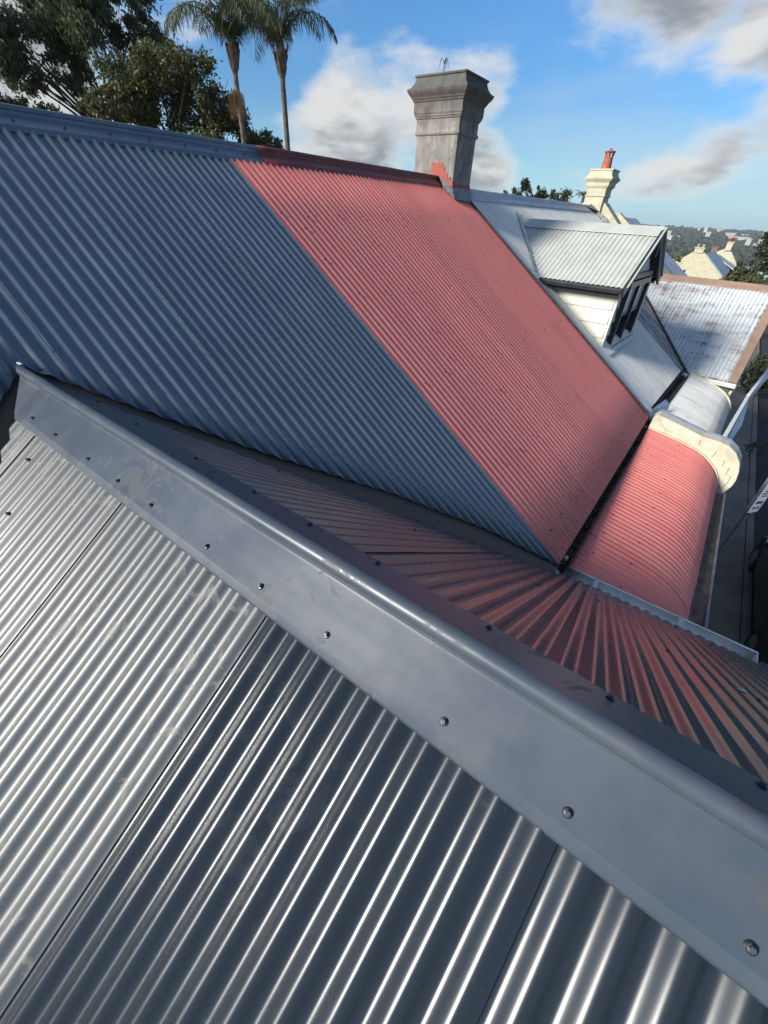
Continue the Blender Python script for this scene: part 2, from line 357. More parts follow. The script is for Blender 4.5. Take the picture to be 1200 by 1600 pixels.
class MB:
    """collects boxes, prisms and tubes into one mesh"""
    def __init__(s): s.v = []; s.f = []; s.mi = []; s.cur = 0
    def add(s, v, f):
        k = len(s.v); s.v += [tuple(p) for p in v]; s.f += [tuple(i + k for i in q) for q in f]; s.mi += [s.cur] * len(f); return s
    def box(s, c, d, rot=None):
        c = Vector(c); h = Vector(d) / 2
        pts = [Vector((x * h.x, y * h.y, z * h.z)) for x in (-1, 1) for y in (-1, 1) for z in (-1, 1)]
        if rot is not None: pts = [rot @ p for p in pts]
        return s.add([c + p for p in pts], [(0, 1, 3, 2), (4, 6, 7, 5), (0, 4, 5, 1), (2, 3, 7, 6), (0, 2, 6, 4), (1, 5, 7, 3)])
    def bar(s, a, b, w, h, up=(0, 0, 1)):
        a = Vector(a); b = Vector(b); d = (b - a); L = d.length; d.normalize(); up = Vector(up)
        x = d.cross(up).normalized(); y = x.cross(d)
        rot = Matrix((x, d, y)).transposed()
        return s.box((a + b) / 2, (w, L, h), rot)
    def prism(s, poly, axis, a, b):
        """poly: 2D outline in the two other axes (order x,y,z), extruded along axis from a to b"""
        def pt(p, t):
            q = list(p); q.insert(axis, t); return q
        n = len(poly)
        v = [pt(p, a) for p in poly] + [pt(p, b) for p in poly]
        f = [tuple(range(n))[::-1], tuple(range(n, 2 * n))] + [(i, (i + 1) % n, n + (i + 1) % n, n + i) for i in range(n)]
        return s.add(v, f)
    def tube(s, pts, rad, seg=10, cap=True):
        pts = [Vector(p) for p in pts]; rad = rad if isinstance(rad, (list, tuple)) else [rad] * len(pts)
        rings = []; ref = Vector((0, 0, 1))
        for i, p in enumerate(pts):
            t = (pts[min(i + 1, len(pts) - 1)] - pts[max(i - 1, 0)]).normalized()
            u = t.cross(ref)
            if u.length < .2: u = t.cross(Vector((1, 0, 0)))
            u.normalize(); w = u.cross(t)
            rings.append([p + (u * math.cos(2 * math.pi * k / seg) + w * math.sin(2 * math.pi * k / seg)) * rad[i] for k in range(seg)])
        v = [q for r in rings for q in r]; f = []
        for i in range(len(pts) - 1):
            for k in range(seg): f.append((i * seg + k, i * seg + (k + 1) % seg, (i + 1) * seg + (k + 1) % seg, (i + 1) * seg + k))
        if cap: f += [tuple(range(seg)), tuple(range((len(pts) - 1) * seg, len(pts) * seg))[::-1]]
        return s.add(v, f)
    def lathe(s, prof, c, seg=16):
        v = []; f = []
        for r, z in prof:
            for k in range(seg): v.append((c[0] + r * math.cos(2 * math.pi * k / seg), c[1] + r * math.sin(2 * math.pi * k / seg), c[2] + z))
        for i in range(len(prof) - 1):
            for k in range(seg): f.append((i * seg + k, i * seg + (k + 1) % seg, (i + 1) * seg + (k + 1) % seg, (i + 1) * seg + k))
        f += [tuple(range(seg))[::-1], tuple(range((len(prof) - 1) * seg, len(prof) * seg))]
        return s.add(v, f)
    def strip(s, prof, sweep, axis=1):
        """open profile (2D) swept along an axis at the given stations"""
        v = []; n = len(prof)
        for t in sweep:
            for p in prof:
                q = list(p); q.insert(axis, t); v.append(q)
        f = [(i * n + k, i * n + k + 1, (i + 1) * n + k + 1, (i + 1) * n + k) for i in range(len(sweep) - 1) for k in range(n - 1)]
        return s.add(v, f)
    def build(s, name, mats, parent=None, smooth=False, bevel=0, solid=0, angle=None, loc=None):
        me = pymesh(name, s.v, s.f, mats, smooth, s.mi)
        me2 = me
        o = link(name, me2, parent, loc)
        import bmesh
        bm = bmesh.new(); bm.from_mesh(me); bmesh.ops.recalc_face_normals(bm, faces=bm.faces); bm.to_mesh(me); bm.free()
        if solid: mo = o.modifiers.new('solid', 'SOLIDIFY'); mo.thickness = solid; mo.offset = 0
        if bevel: mo = o.modifiers.new('bevel', 'BEVEL'); mo.width = bevel; mo.segments = 2; mo.limit_method = 'ANGLE'; mo.angle_limit = R(30)
        if angle: me.set_sharp_from_angle(angle=R(angle))
        return o

PITCH = 0.0762; SHEET = 10 * PITCH; AMP = 0.008
def corr(name, parent, material, O, a, u, n, s0, s1, tfun, seg=14, nt=6, amp=AMP, pitch=PITCH, lap=.003, wob=.0006, path=None, solid=0, phase=0.0):
    """a corrugated sheet: ribs run along u, repeat along a; crest level is the plane through O"""
    O, a, u, n = (np.array(q, float) for q in (O, a, u, n))
    cols = max(2, int(round((s1 - s0) / pitch * seg)) + 1)
    s = np.linspace(s0, s1, cols)
    t0, t1 = tfun(s)
    t0 = np.broadcast_to(t0, s.shape); t1 = np.broadcast_to(t1, s.shape)
    keep = t1 - t0 > 1e-3
    if keep.sum() < 2: return None
    if not keep.all():
        i0, i1 = np.where(keep)[0][[0, -1]]; s, t0, t1 = s[i0:i1 + 1], t0[i0:i1 + 1], np.maximum(t1[i0:i1 + 1], t0[i0:i1 + 1] + 1e-3)
    cols = len(s)
    w = np.linspace(0, 1, nt)[:, None]
    T = t0[None] * (1 - w) + t1[None] * w
    S = np.broadcast_to(s[None], T.shape)
    h = amp * np.cos(2 * np.pi * (S - phase) / pitch) - amp
    ph = (.7, 2.1, 4.0)
    h = h + wob * (np.sin(S * 9 + T * 3.1 + ph[0]) + np.sin(S * 23 - T * 5.3 + ph[1]) + .7 * np.sin(T * 11 + S * 4 + ph[2]))
    h = h + lap * np.clip((S - (s1 - .55 * pitch)) / (.55 * pitch), 0, 1)
    if path is None:
        P = O + S[..., None] * a + T[..., None] * u + h[..., None] * n
    else:                                # path(t) -> offsets along u and n, and local normal
        pu, pn, nu, nn = path(T)
        P = O + S[..., None] * a + (pu + h * nu)[..., None] * u + (pn + h * nn)[..., None] * n
    idx = np.arange(nt * cols).reshape(nt, cols)
    f = np.stack([idx[:-1, :-1], idx[:-1, 1:], idx[1:, 1:], idx[1:, :-1]], -1).reshape(-1, 4)
    if np.dot(np.cross(a, u), n) < 0: f = f[:, ::-1]
    me = pymesh(name, P.reshape(-1, 3), np.ascontiguousarray(f), material, True)
    o = link(name, me, parent)
    if solid: mo = o.modifiers.new('solid', 'SOLIDIFY'); mo.thickness = solid; mo.offset = -1
    return o
def sheets(parent, material, O, a, u, n, sa, sb, tfun, over=.45, k0=None, **kw):
    """one object per 762 mm sheet, each lapping over the next one's first rib"""
    first = math.floor(sa / SHEET + 1e-6); k = first; out = []
    while k * SHEET < sb - 1e-4:
        s0 = max(sa, k * SHEET); s1 = min(sb, (k + 1) * SHEET + over * PITCH)
        last = (k + 1) * SHEET >= sb - 1e-4
        if last: s1 = sb
        o = corr('roof_sheet', parent, material(k) if callable(material) else material, O, a, u, n, s0, s1, tfun, **({**kw, 'lap': 0} if last else kw))
        if o: out.append(o)
        k += 1
    return out
def screw_mesh(name, mats, r=.0086, hx=.0050, hh=.005):
    b = MB()
    b.cur = 1; b.lathe([(r, 0), (r, .0018), (r * .82, .003), (r * .62, .0032)], (0, 0, 0), 14)
    b.cur = 0; b.lathe([(hx * 1.25, .003), (hx * 1.25, .0042), (hx, .0044), (hx, hh + .003), (hx * .8, hh + .0042), (hx * .35, hh + .0042)], (0, 0, 0), 6)
    me = pymesh(name, b.v, b.f, mats, False, b.mi); return me
SCREW = screw_mesh('screw', ['screw', 'washer'])
def put_screws(parent, pts, n, me=SCREW, name='screw'):
    q = Vector(n).normalized().to_track_quat('Z', 'Y')
    for p in pts:
        o = link(name, me, parent, tuple(p)); o.rotation_mode = 'QUATERNION'
        from mathutils import Quaternion
        o.rotation_quaternion = q @ Quaternion((0, 0, 1), random.uniform(0, 1))
def screw_field(parent, pts, n, r, mats, name='small_screws'):
    b = MB(); n = Vector(n).normalized(); u = n.cross(Vector((1, 0, .01))).normalized(); w = n.cross(u)
    for p in pts:
        p = Vector(p); rr = r * random.uniform(.85, 1.15)
        ring = lambda q, z: [p + (u * math.cos(k * math.pi / 3) + w * math.sin(k * math.pi / 3)) * q + n * z for k in range(6)]
        v = ring(rr, 0) + ring(rr, .002) + ring(rr * .55, .003) + ring(rr * .5, .008)
        f = [(j * 6 + k, j * 6 + (k + 1) % 6, j * 6 + 6 + (k + 1) % 6, j * 6 + 6 + k) for j in range(3) for k in range(6)] + [tuple(range(18, 24))]
        b.add(v, f)
    o = b.build(name, mats, parent); o['kind'] = 'stuff'; return o

T = math.tan(R(35)); CS = math.cos(R(35)); SN = math.sin(R(35))
# ================================================================== SETTING
def sheet_obj(name, x0, x1, y0, y1, z, material, kind='structure', nx=2, ny=2):
    xs = np.linspace(x0, x1, nx); ys = np.linspace(y0, y1, ny)
    v = [(x, y, z) for y in ys for x in xs]
    f = [(j * nx + i, j * nx + i + 1, (j + 1) * nx + i + 1, (j + 1) * nx + i) for j in range(ny - 1) for i in range(nx - 1)]
    o = link(name, pymesh(name, v, f, material)); o['kind'] = kind; return o
def land_z(x, y):
    r = math.hypot(x, y)
    def ss(a, b, t): t = min(1, max(0, (t - a) / (b - a))); return t * t * (3 - 2 * t)
    z = GZ - .02 - 3.0 * ss(30, 80, r) - 20 * ss(70, 260, r) - 14 * ss(250, 700, r) + 26 * ss(700, 2600, r) + 9 * ss(2600, 4200, r)
    return z + (2.2 * math.sin(x * .011 + 1) * math.cos(y * .013) + 1.5 * math.sin(x * .004 - y * .006)) * ss(70, 300, r)
rs = [0, 8, 16, 24, 30, 38, 48, 60, 75, 95, 120, 150, 190, 240, 300, 380, 480, 600, 800, 1000, 1300, 1700, 2100, 2600, 3200, 4000, 5000]
v = []; f = []; NA = 120
for r in rs:
    for k in range(NA):
        x = r * math.cos(2 * math.pi * k / NA); y = r * math.sin(2 * math.pi * k / NA); v.append((x, y, land_z(x, y)))
for i in range(len(rs) - 1):
    for k in range(NA): f.append((i * NA + k, i * NA + (k + 1) % NA, (i + 1) * NA + (k + 1) % NA, (i + 1) * NA + k))
g = link('ground', pymesh('ground', v, f, 'terrain', True)); g['kind'] = 'structure'
b = MB(); b.prism([(-2.42, GZ - .2), (-2.42, GZ + .13), (-2.40, GZ + .15), (6.0, GZ + .15), (6.0, GZ - .2)], 0, -14, 40); fp = b.build('footpath', 'path'); fp['kind'] = 'structure'
b = MB(); b.prism([(-2.57, GZ - .2), (-2.57, GZ + .14), (-2.56, GZ + .155), (-2.424, GZ + .155), (-2.424, GZ - .2)], 0, -14, 40); kb = b.build('kerb', 'path'); kb['kind'] = 'structure'
sheet_obj('road', -14, 40, -11, -2.575, GZ + .03, 'asphalt')

# ================================================================== HOUSE A: slate-blue steel, gabled wing, we stand on it
A = Frame('terrace_house', (0.5, 1.5))
tag(A, 'terrace house under new slate blue corrugated steel with a ridge capped front wing', 'house', 'terrace houses in the row')
MZ = .31 - T * 4.1                 # crest level of the main slope: z = MZ + T*y
def mainz(y): return MZ + T * y
RY = 4.215                         # main ridge
AX = .540                          # wing ridge
LZ = -1.1087; RZ = -.3545          # wing slopes: z = LZ + T*x (left), z = RZ - T*x (right)
# carcass
b = MB()
b.box((.5, 3.6, (GZ - 2.9) / 2 + .05), (7.0, 6.2, -2.9 - GZ)); b.box((.6, .2, (GZ - 2.9) / 2), (5.0, 2.5, -2.9 - GZ - .1))
b.build('wall', 'cream', A)
b = MB(); z = .05
b.prism([(.26, mainz(.26) - z), (RY, mainz(RY) - z), (2 * RY - .26, mainz(.26) - z), (2 * RY - .26, mainz(.26) - .35), (.26, mainz(.26) - .25)], 0, -3.2, 2.985)
mroof = b.build('main_roof', 'wood', A)
b = MB(); b.prism([(-2.15, LZ - T * 2.15 - z), (AX, LZ + T * AX - z - .01), (3.10, RZ - T * 3.10 - z), (3.10, RZ - T * 3.10 - .22), (-2.15, LZ - T * 2.15 - .22)], 1, -1.26, 3.0)
wroof = b.build('wing_roof', 'wood', A)
# main slope, blue sheets, cut back along the two valleys
cx = [-4, -.9, -.3, .10, .384, .554, .95, 1.397, 2.016, 2.55, 2.99, 3.2]; cy = [-2.4, 1.34, 1.90, 2.26, 2.513, 2.649, 2.27, 1.853, 1.325, .80, .262, .262]
def blue_t(s):                       # s runs from x=3.0 towards -x ; t measured up the slope from y=0
    x = 3.0 - s; yc = np.interp(x, cx, cy)
    return yc / CS, np.full_like(x, 4.13 / CS)
sheets(mroof, 'blue', (3.0, 0, MZ), (-1, 0, 0), (0, CS, SN), (0, -SN, CS), 0, 6.0, blue_t, nt=10, lap=.0016, over=0, wob=.0008, solid=.0012, phase=PITCH * .05)
# back slope
b = MB(); b.add([(-3.2, RY, mainz(RY) - .02), (2.98, RY, mainz(RY) - .02), (2.98, 8.2, mainz(.23)), (-3.2, 8.2, mainz(.23))], [(0, 1, 2, 3)]); b.build('roof_sheet', 'blue', mroof)
def ridge_profile(y0, z0, w, side, rr=.019):
    """roll-top capping cross-section; y0,z0 = apex of the two slopes"""
    pr = [(-w - .022, -T * (w + .022) - .010), (-w - .018, -T * (w + .018) - .001), (-w, -T * w + .012), (-.024, -.012), (-.019, -.003)]
    pr += [(rr * math.cos(R(q)), .022 + rr * math.sin(R(q))) for q in range(215, -36, -18)]
    pr += [(.019, -.003), (.024, -.012), (w, -T * w + .012), (w + .018, -T * (w + .018) - .001), (w + .022, -T * (w + .022) - .010)]
    return [(y0 + p, z0 + q) for p, q in pr]
def sweep_cap(name, prof, xs, axis, material, parent, wob=.0012, solid=.0012):
    b = MB(); b.strip(prof, xs, axis)
    n = len(prof); vv = np.array(b.v)
    for i, x in enumerate(xs): vv[i * n:(i + 1) * n, 2] += wob * (math.sin(x * 5.1) + .6 * math.sin(x * 12.7 + 1))
    b.v = [tuple(q) for q in vv]
    o = b.build(name, material, parent, True, 0, solid, 19); return o
mp = ridge_profile(RY, mainz(RY) - .005, .112, 1, .022)
sweep_cap('ridge_cap', mp, np.linspace(-3.2, 3.47, 20), 0, 'blue', mroof)
screw_field(mroof, [(x, RY - .085, mainz(RY - .085) + .012) for x in np.arange(-1.0, 3.3, .30)], (0, -SN, CS), .010, ['washer'])
# screws on the blue slope: every second crest along the valley, and scattered battens above
pts = [(3.0 - PITCH * .05 - PITCH * k, np.interp(3.0 - PITCH * k, cx, cy) + .19) for k in range(2, 32, 2)]
pts += [(3.0 - PITCH * .05 - PITCH * k, yy) for yy in (3.45, 2.55) for k in range(1, 60, 4) if np.interp(3.0 - PITCH * k, cx, cy) + .35 < yy]
screw_field(mroof, [(x, y, mainz(y) + .001) for x, y in pts], (0, -SN, CS), .0065, ['screw'])

# valley flashing strips
b = MB()
def vstrip(p0, p1, w0, w1):
    b.add([p0, p1, w1, w0], [(0, 1, 2, 3)])
for k in range(12):
    x0 = .56 + k * .205; x1 = x0 + .205
    def vy(x): return 3.151 - x
    za, zb = -.092, -.050
    vstrip((x0, vy(x0), mainz(vy(x0)) + za), (x1, vy(x1), mainz(vy(x1)) + za), (x0, vy(x0) + .34, mainz(vy(x0) + .34) + za + .045), (x1, vy(x1) + .34, mainz(vy(x1) + .34) + za + .045))
    vstrip((x0, vy(x0), mainz(vy(x0)) + za), (x1, vy(x1), mainz(vy(x1)) + za), (x0, vy(x0) - .22, RZ - T * x0 + zb + .008), (x1, vy(x1) - .22, RZ - T * x1 + zb + .008))
    x0 = .56 - k * .25; x1 = x0 - .25
    def vl(x): return x + 2.071
    vstrip((x0, vl(x0), mainz(vl(x0)) + za), (x1, vl(x1), mainz(vl(x1)) + za), (x0, vl(x0) + .34, mainz(vl(x0) + .34) + za + .028), (x1, vl(x1) + .34, mainz(vl(x1) + .34) + za + .028))
    vstrip((x0, vl(x0), mainz(vl(x0)) + za), (x1, vl(x1), mainz(vl(x1)) + za), (x0, vl(x0) - .30, LZ + T * x0 + zb + .02), (x1, vl(x1) - .30, LZ + T * x1 + zb + .02))
b.build('valley_flashing', 'blue', wroof, False)
# left (near) slope of the wing: s runs from y=2.918 towards -y so laps show to the camera, t down the slope
S0 = 1.394 + 2 * SHEET + .35 * PITCH
def left_t(s):
    y = S0 - s; xe = np.maximum(-2.25, y - 2.071 + .075)
    return np.full_like(s, (AX - .45) / CS), (AX - xe) / CS
sheets(wroof, lambda k: 'slate_dusty' if k < 3 else 'slate', (AX, S0, LZ + T * AX), (0, -1, 0), (-CS, 0, -SN), (-SN, 0, CS), .15, S0 + 1.28, lambda s: (np.full_like(s, .140), left_t(s)[1]), nt=10, seg=20, lap=.004, wob=.0005, over=.42, phase=0)
# right slope
def right_t(s):
    y = S0 - s; xe = np.minimum(3.155, 3.151 - y - .025)
    return np.full_like(s, .150), (xe - AX) / CS
sheets(wroof, 'slate_lee', (AX, S0, RZ - T * AX), (0, -1, 0), (CS, 0, -SN), (SN, 0, CS), .2, S0 + 1.28, right_t, nt=10, seg=20, lap=.004, wob=.0005, over=.42, phase=0)
# ridge capping of the wing
pr = [(.3745, -.8475), (.3775, -.8415), (.391, -.8215), (.503, -.7475), (.509, -.742)]
pr += [(.5275 + .0225 * math.cos(R(q)), -.7165 + .0225 * math.sin(R(q))) for q in range(228, -49, -12)]
pr += [(.546, -.742), (.552, -.7475), (.716, -.842), (.7285, -.8605), (.7305, -.866)]
o = sweep_cap('ridge_cap', pr, np.concatenate([np.linspace(-1.30, 2.36, 40)]), 1, 'slate_cap', wroof, .0006)
# the mitred end of the capping against the blue slope, with its bead of sealant
b = MB(); n = len(pr); yend = [2.36 + max(0, min(.27, (x - .378) * 1.75)) if x < .53 else 2.36 + max(0, .27 - (x - .54) * 1.6) for x, z in pr]
b.add([(x, 2.36, z) for x, z in pr] + [(x, max(2.362, ye), z) for (x, z), ye in zip(pr, yend)], [(k, k + 1, n + k + 1, n + k) for k in range(n - 1)])
b.build('cap_end', 'slate_cap', wroof, True, 0, 0, 50)
b = MB()
for k in range(9):
    t = k / 8; b.lathe([(.001, -.006), (.008 + .004 * math.sin(k * 2.3), -.003), (.009, .001), (.004, .004)], (.545 - .025 * t + .006 * math.sin(k * 1.9), 2.66 - .13 * t, -.697 - .012 * t), 8)
b.build('sealant', 'silicone', wroof, True)
LS = [(.41, y) for y in (2.208, 1.968, 1.672, 1.443, 1.223, .915, .675, .437, .117, -.127, -.384, -.68, -.98)]
put_screws(wroof, [(x, y, -.7475 + (x - .503) * .6607 + .001) for x, y in LS], (-SN, 0, CS))
RS = [(.690, y) for y in (2.25, 1.88, 1.416, 1.06, .781, .503, .15, -.137, -.405, -.70, -1.0)]
put_screws(wroof, [(x, y, -.7475 - (x - .552) * .5762 + .001) for x, y in RS], (SN, 0, CS))
def crest_l(y): return S0 - round((S0 - y) / PITCH) * PITCH
put_screws(wroof, [(x, crest_l(y), LZ + T * x) for x, y in ((.298, 2.039), (.138, 1.892))], (-SN, 0, CS))
put_screws(wroof, [(x, crest_l(y), RZ - T * x) for x, y in ((1.257, 2.013 - .4), (1.412, 1.60), (1.70, -.41), (1.60, -.68), (1.55, .9), (1.75, .2), (2.85, -.22), (2.85, .10), (2.85, -.6), (2.85, -.9), (2.3, .55), (2.3, -.1))], (SN, 0, CS))
# barge roll along the verge
b = MB(); b.bar((AX, -1.30, RZ - T * AX - .02), (3.20, -1.30, RZ - T * 3.20 - .02), .075, .05, (0, 0, 1)); b.bar((AX, -1.30, LZ + T * AX - .02), (-2.2, -1.30, LZ - T * 2.2 - .02), .075, .05)
b.build('barge_capping', 'slate_cap', wroof, False, .008)
# eaves gutter of the wing: a tray with a rolled front lip, stop end and two straps
gx = 3.125; gz = RZ - T * 3.14
b = MB(); b.strip([(gx, gz - .03), (gx, gz - .115), (gx + .018, gz - .128), (gx + .120, gz - .128), (gx + .148, gz - .105), (gx + .155, gz - .035), (gx + .148, gz - .020), (gx + .135, gz - .022)], [.20, -.2, -.6, -1.0, -1.235], 1)
gut = b.build('gutter', 'gutterwhite', A, True, 0, .003, 40)
b = MB(); b.prism([(gx, gz - .03), (gx, gz - .115), (gx + .018, gz - .128), (gx + .120, gz - .128), (gx + .148, gz - .105), (gx + .155, gz - .035), (gx + .148, gz - .020)], 1, -1.235, -1.240); b.build('stop_end', 'gutterwhite', gut)
for y in (-.06, -.72):
    b = MB(); b.box((gx + .068, y, gz - .004), (.165, .036, .003), Matrix.Rotation(R(10), 3, 'Y')); b.box((gx + .152, y, gz - .030), (.008, .036, .035)); b.build('gutter_strap', 'bluewhite', gut)

# ================================================================== HOUSE B: faded red steel
B = Frame('terrace_house', (5.2, 1.5))
tag(B, 'terrace house under faded red corrugated steel with a grey rendered chimney and curved verandah roof', 'house', 'terrace houses in the row')
b = MB(); b.box((5.13, 4.25, (GZ - 2.7) / 2), (4.22, 7.7, -2.7 - GZ)); b.build('wall', 'cream', B)
b = MB(); b.prism([(.27, mainz(.27) - .05), (RY, mainz(RY) - .05), (2 * RY - .26, mainz(.26) - .05), (2 * RY - .26, mainz(.26) - .35), (.27, mainz(.27) - .25)], 0, 3.02, 7.24)
broof = b.build('main_roof', 'wood', B)
# s runs from x = 7.26 towards -x
sheets(broof, 'red', (7.255, 0, MZ), (-1, 0, 0), (0, CS, SN), (0, -SN, CS), 0, 7.255 - 3.004, lambda s: (np.full_like(s, .258 / CS), np.full_like(s, 4.13 / CS)), nt=8, lap=.0018, over=0, wob=.0006, amp=.0050, solid=.0012, phase=(7.255 - 3.004) + PITCH * .05)
b = MB(); b.add([(3.02, RY, mainz(RY) - .02), (7.24, RY, mainz(RY) - .02), (7.24, 8.2, mainz(.23)), (3.02, 8.2, mainz(.23))], [(0, 1, 2, 3)]); b.build('roof_sheet', 'red', broof)
sweep_cap('ridge_cap', [(y, z + .004) for y, z in mp], np.linspace(3.40, 6.86, 14), 0, 'redcap', broof)
pts = []
for yy, ofs in ((3.55, 0), (2.72, 2), (1.88, 1), (1.05, 3), (.44, 2)):
    for k in range(ofs + 1, 56, 5 if yy > .6 else 2):
        if random.random() < .93: pts.append((3.004 - PITCH * .05 + PITCH * k, yy + random.uniform(-.02, .02)))
for _ in range(16): pts.append((3.004 - PITCH * .05 + PITCH * random.randint(2, 54), random.uniform(.6, 3.8)))
screw_field(broof, [(x, y, mainz(y)) for x, y in pts], (0, -SN, CS), .011, ['screwred'])
# verge flashing at the party wall
b = MB(); v = []
b.add([(7.225, .30, mainz(.30) + .012), (7.225, 3.99, mainz(3.99) + .012), (7.262, 3.99, mainz(3.99) + .028), (7.262, .30, mainz(.30) + .028), (7.300, .30, mainz(.30) + .018), (7.300, 3.99, mainz(3.99) + .018), (7.302, .30, mainz(.30) - .14), (7.302, 3.99, mainz(3.99) - .14)],
      [(0, 1, 2, 3), (3, 2, 5, 4), (4, 5, 7, 6)])
b.build('verge_flashing', 'brownflash', broof, False, 0, .003)
# box gutter behind the verandah
b = MB(); b.strip([(.40, mainz(.28) - .03), (.285, mainz(.28) - .055), (.285, mainz(.28) - .18), (.212, mainz(.28) - .18), (.205, mainz(.28) - .11), (.190, mainz(.28) - .107)], [2.95, 4, 5, 6, 7.18], 0)
bgut = b.build('box_gutter', 'dark', B, False, 0, .004)
b = MB()
for _ in range(420):
    x = random.choice([random.uniform(2.98, 4.6), random.uniform(2.98, 7.15), random.uniform(6.5, 7.15)]); y = random.uniform(.212, .282); z = mainz(.28) - .175 + random.uniform(0, .045)
    L = random.uniform(.012, .035); q = Matrix.Rotation(random.uniform(0, 6.3), 3, 'Z') @ Matrix.Rotation(random.uniform(-.7, .7), 3, 'X')
    p = [Vector(c) for c in ((-L, 0, 0), (0, L * .35, .002), (L, 0, .004), (0, -L * .35, .002))]
    b.add([q @ c + Vector((x, y, z)) for c in p], [(0, 1, 2, 3)])
o = b.build('leaf_litter', 'leafbrown', bgut); o['kind'] = 'stuff'
# verandah roof: nearly straight, then a bull-nose
VP = [(0.0, 0.0), (.25, -.040), (.50, -.085), (.68, -.130), (.80, -.180), (.90, -.245), (1.00, -.325), (1.075, -.42), (1.125, -.53), (1.14, -.60)]
def curve_path(VPts):
    q = np.array(VPts); d = np.diff(q, axis=0); L = np.concatenate([[0], np.cumsum(np.hypot(d[:, 0], d[:, 1]))])
    def path(Tt):
        pu = np.interp(Tt, L, q[:, 0]); pn = np.interp(Tt, L, q[:, 1])
        e = .03; du = np.interp(Tt + e, L, q[:, 0]) - np.interp(Tt - e, L, q[:, 0]); dn = np.interp(Tt + e, L, q[:, 1]) - np.interp(Tt - e, L, q[:, 1])
        l = np.hypot(du, dn) + 1e-9
        return pu, pn, -dn / l, du / l
    return path, L[-1]
VY0, VZ0 = .195, -2.455
VTILT = .033
pth, VL = curve_path(VP)
b = MB(); b.prism([(VY0 - u, VZ0 + w - .035) for u, w in VP] + [(VY0 - 1.08, VZ0 - .60), (VY0, VZ0 - .12)], 0, 3.33, 6.98)
b.v = [(x, y, z - VTILT * (6.99 - x)) for x, y, z in b.v]
vroof = b.build('verandah_roof', 'wood', B)
sheets(vroof, 'red', (6.99, VY0, VZ0), (-1, 0, -VTILT), (0, -1, 0), (0, 0, 1), 0, 6.99 - 3.292, lambda s: (np.zeros_like(s), np.full_like(s, VL)), nt=34, lap=.006, wob=.0008, amp=.006, path=pth, solid=.0012)
pts = [(6.99 - PITCH * k, VY0 - u) for k in range(2, 48, 5) for u in (.45,)] + [(6.99 - PITCH * k, VY0 - .12) for k in range(4, 48, 5)]
screw_field(vroof, [(x, y, VZ0 - VTILT * (6.99 - x) + np.interp(VY0 - y, [p[0] for p in VP], [p[1] for p in VP])) for x, y in pts], (0, -.17, 1), .010, ['screwred'])
# verandah gutter, half full of silt
vy, vz = VY0 - 1.14, VZ0 - .64
b = MB(); b.strip([(vy + .015, vz + .03), (vy + .015, vz - .05), (vy - .095, vz - .06), (vy - .112, vz - .03), (vy - .115, vz + .010), (vy - .124, vz + .017), (vy - .134, vz + .010)], [3.27, 4.5, 6.0, 7.0], 0)
vg = b.build('gutter', 'greylip', B, False, 0, .004)
b = MB(); b.strip([(vy + .012, vz - .020), (vy - .05, vz - .026), (vy - .108, vz - .022)], list(np.linspace(3.28, 6.98, 30)), 0); b.build('silt', 'gutterbrown', vg)
b = MB(); b.box((5.1, vy + .06, vz - .12), (3.7, .05, .16)); b.build('verandah_beam', 'whitepaint', B)
for x in (3.45, 6.85):
    b = MB(); b.box((x, vy + .06, (GZ + vz - .2) / 2 + .05), (.09, .09, vz - .2 - GZ - .1)); b.build('verandah_post', 'whitepaint', B)
# parapet wing wall between the two verandahs
WP = [(.198, -2.42), (.195, -2.30), (.150, -2.240), (-.17, -2.31), (-.487, -2.385), (-.70, -2.395), (-.82, -2.42), (-.93, -2.49), (-1.02, -2.60), (-1.075, -2.735), (-1.098, -2.86), (-1.095, -2.96), (-1.05, -3.10), (-.98, -3.20), (-.90, -3.26), (-.90, GZ), (.198, GZ)]
b = MB(); b.prism(WP, 0, 7.005, 7.235); pw = b.build('parapet_wall', 'creamwall', B, False, .012)
b = MB(); n = 12
top = WP[1:13]
v = []
for (y, z) in top: v += [(7.19, y, z + .006), (7.262, y - .01, z + .012), (7.262, y - .004, z - .07)]
b.add(v, [(3 * i, 3 * i + 3, 3 * i + 4, 3 * i + 1) for i in range(n - 1)] + [(3 * i + 1, 3 * i + 4, 3 * i + 5, 3 * i + 2) for i in range(n - 1)])
b.build('wall_capping', 'galv', pw, False, 0, .004)
# stepped apron flashing let into the wall, painted over with it
b = MB(); STEP = [(0.14, -2.289), (-0.023, -2.428), (-0.264, -2.443), (-0.474, -2.435), (-0.48, -2.503), (-0.71, -2.525), (-0.691, -2.629), (-0.851, -2.623), (-0.86, -2.71), (-0.941, -2.704), (-0.947, -2.814), (-1.009, -2.809), (-1.019, -2.919)]
low = [(VY0 - u, VZ0 + w + .014) for u, w in VP]
st = [(.19, -2.44)] + STEP + [(-.985, -3.03)] + [p for p in low[::-1] if p[1] > -3.03]
b.prism(st, 0, 6.988, 7.004); b.build('step_flashing', 'creamwall', pw)
b = MB()
for (y0, z0), (y1, z1) in zip([(VY0 - u, VZ0 + w + .002) for u, w in VP[:-1]], [(VY0 - u, VZ0 + w + .002) for u, w in VP[1:]]):
    b.bar((6.975, y0, z0 + .012), (6.975, y1, z1 + .012), .05, .016)
b.build('mortar_fillet', 'creamwall', pw)
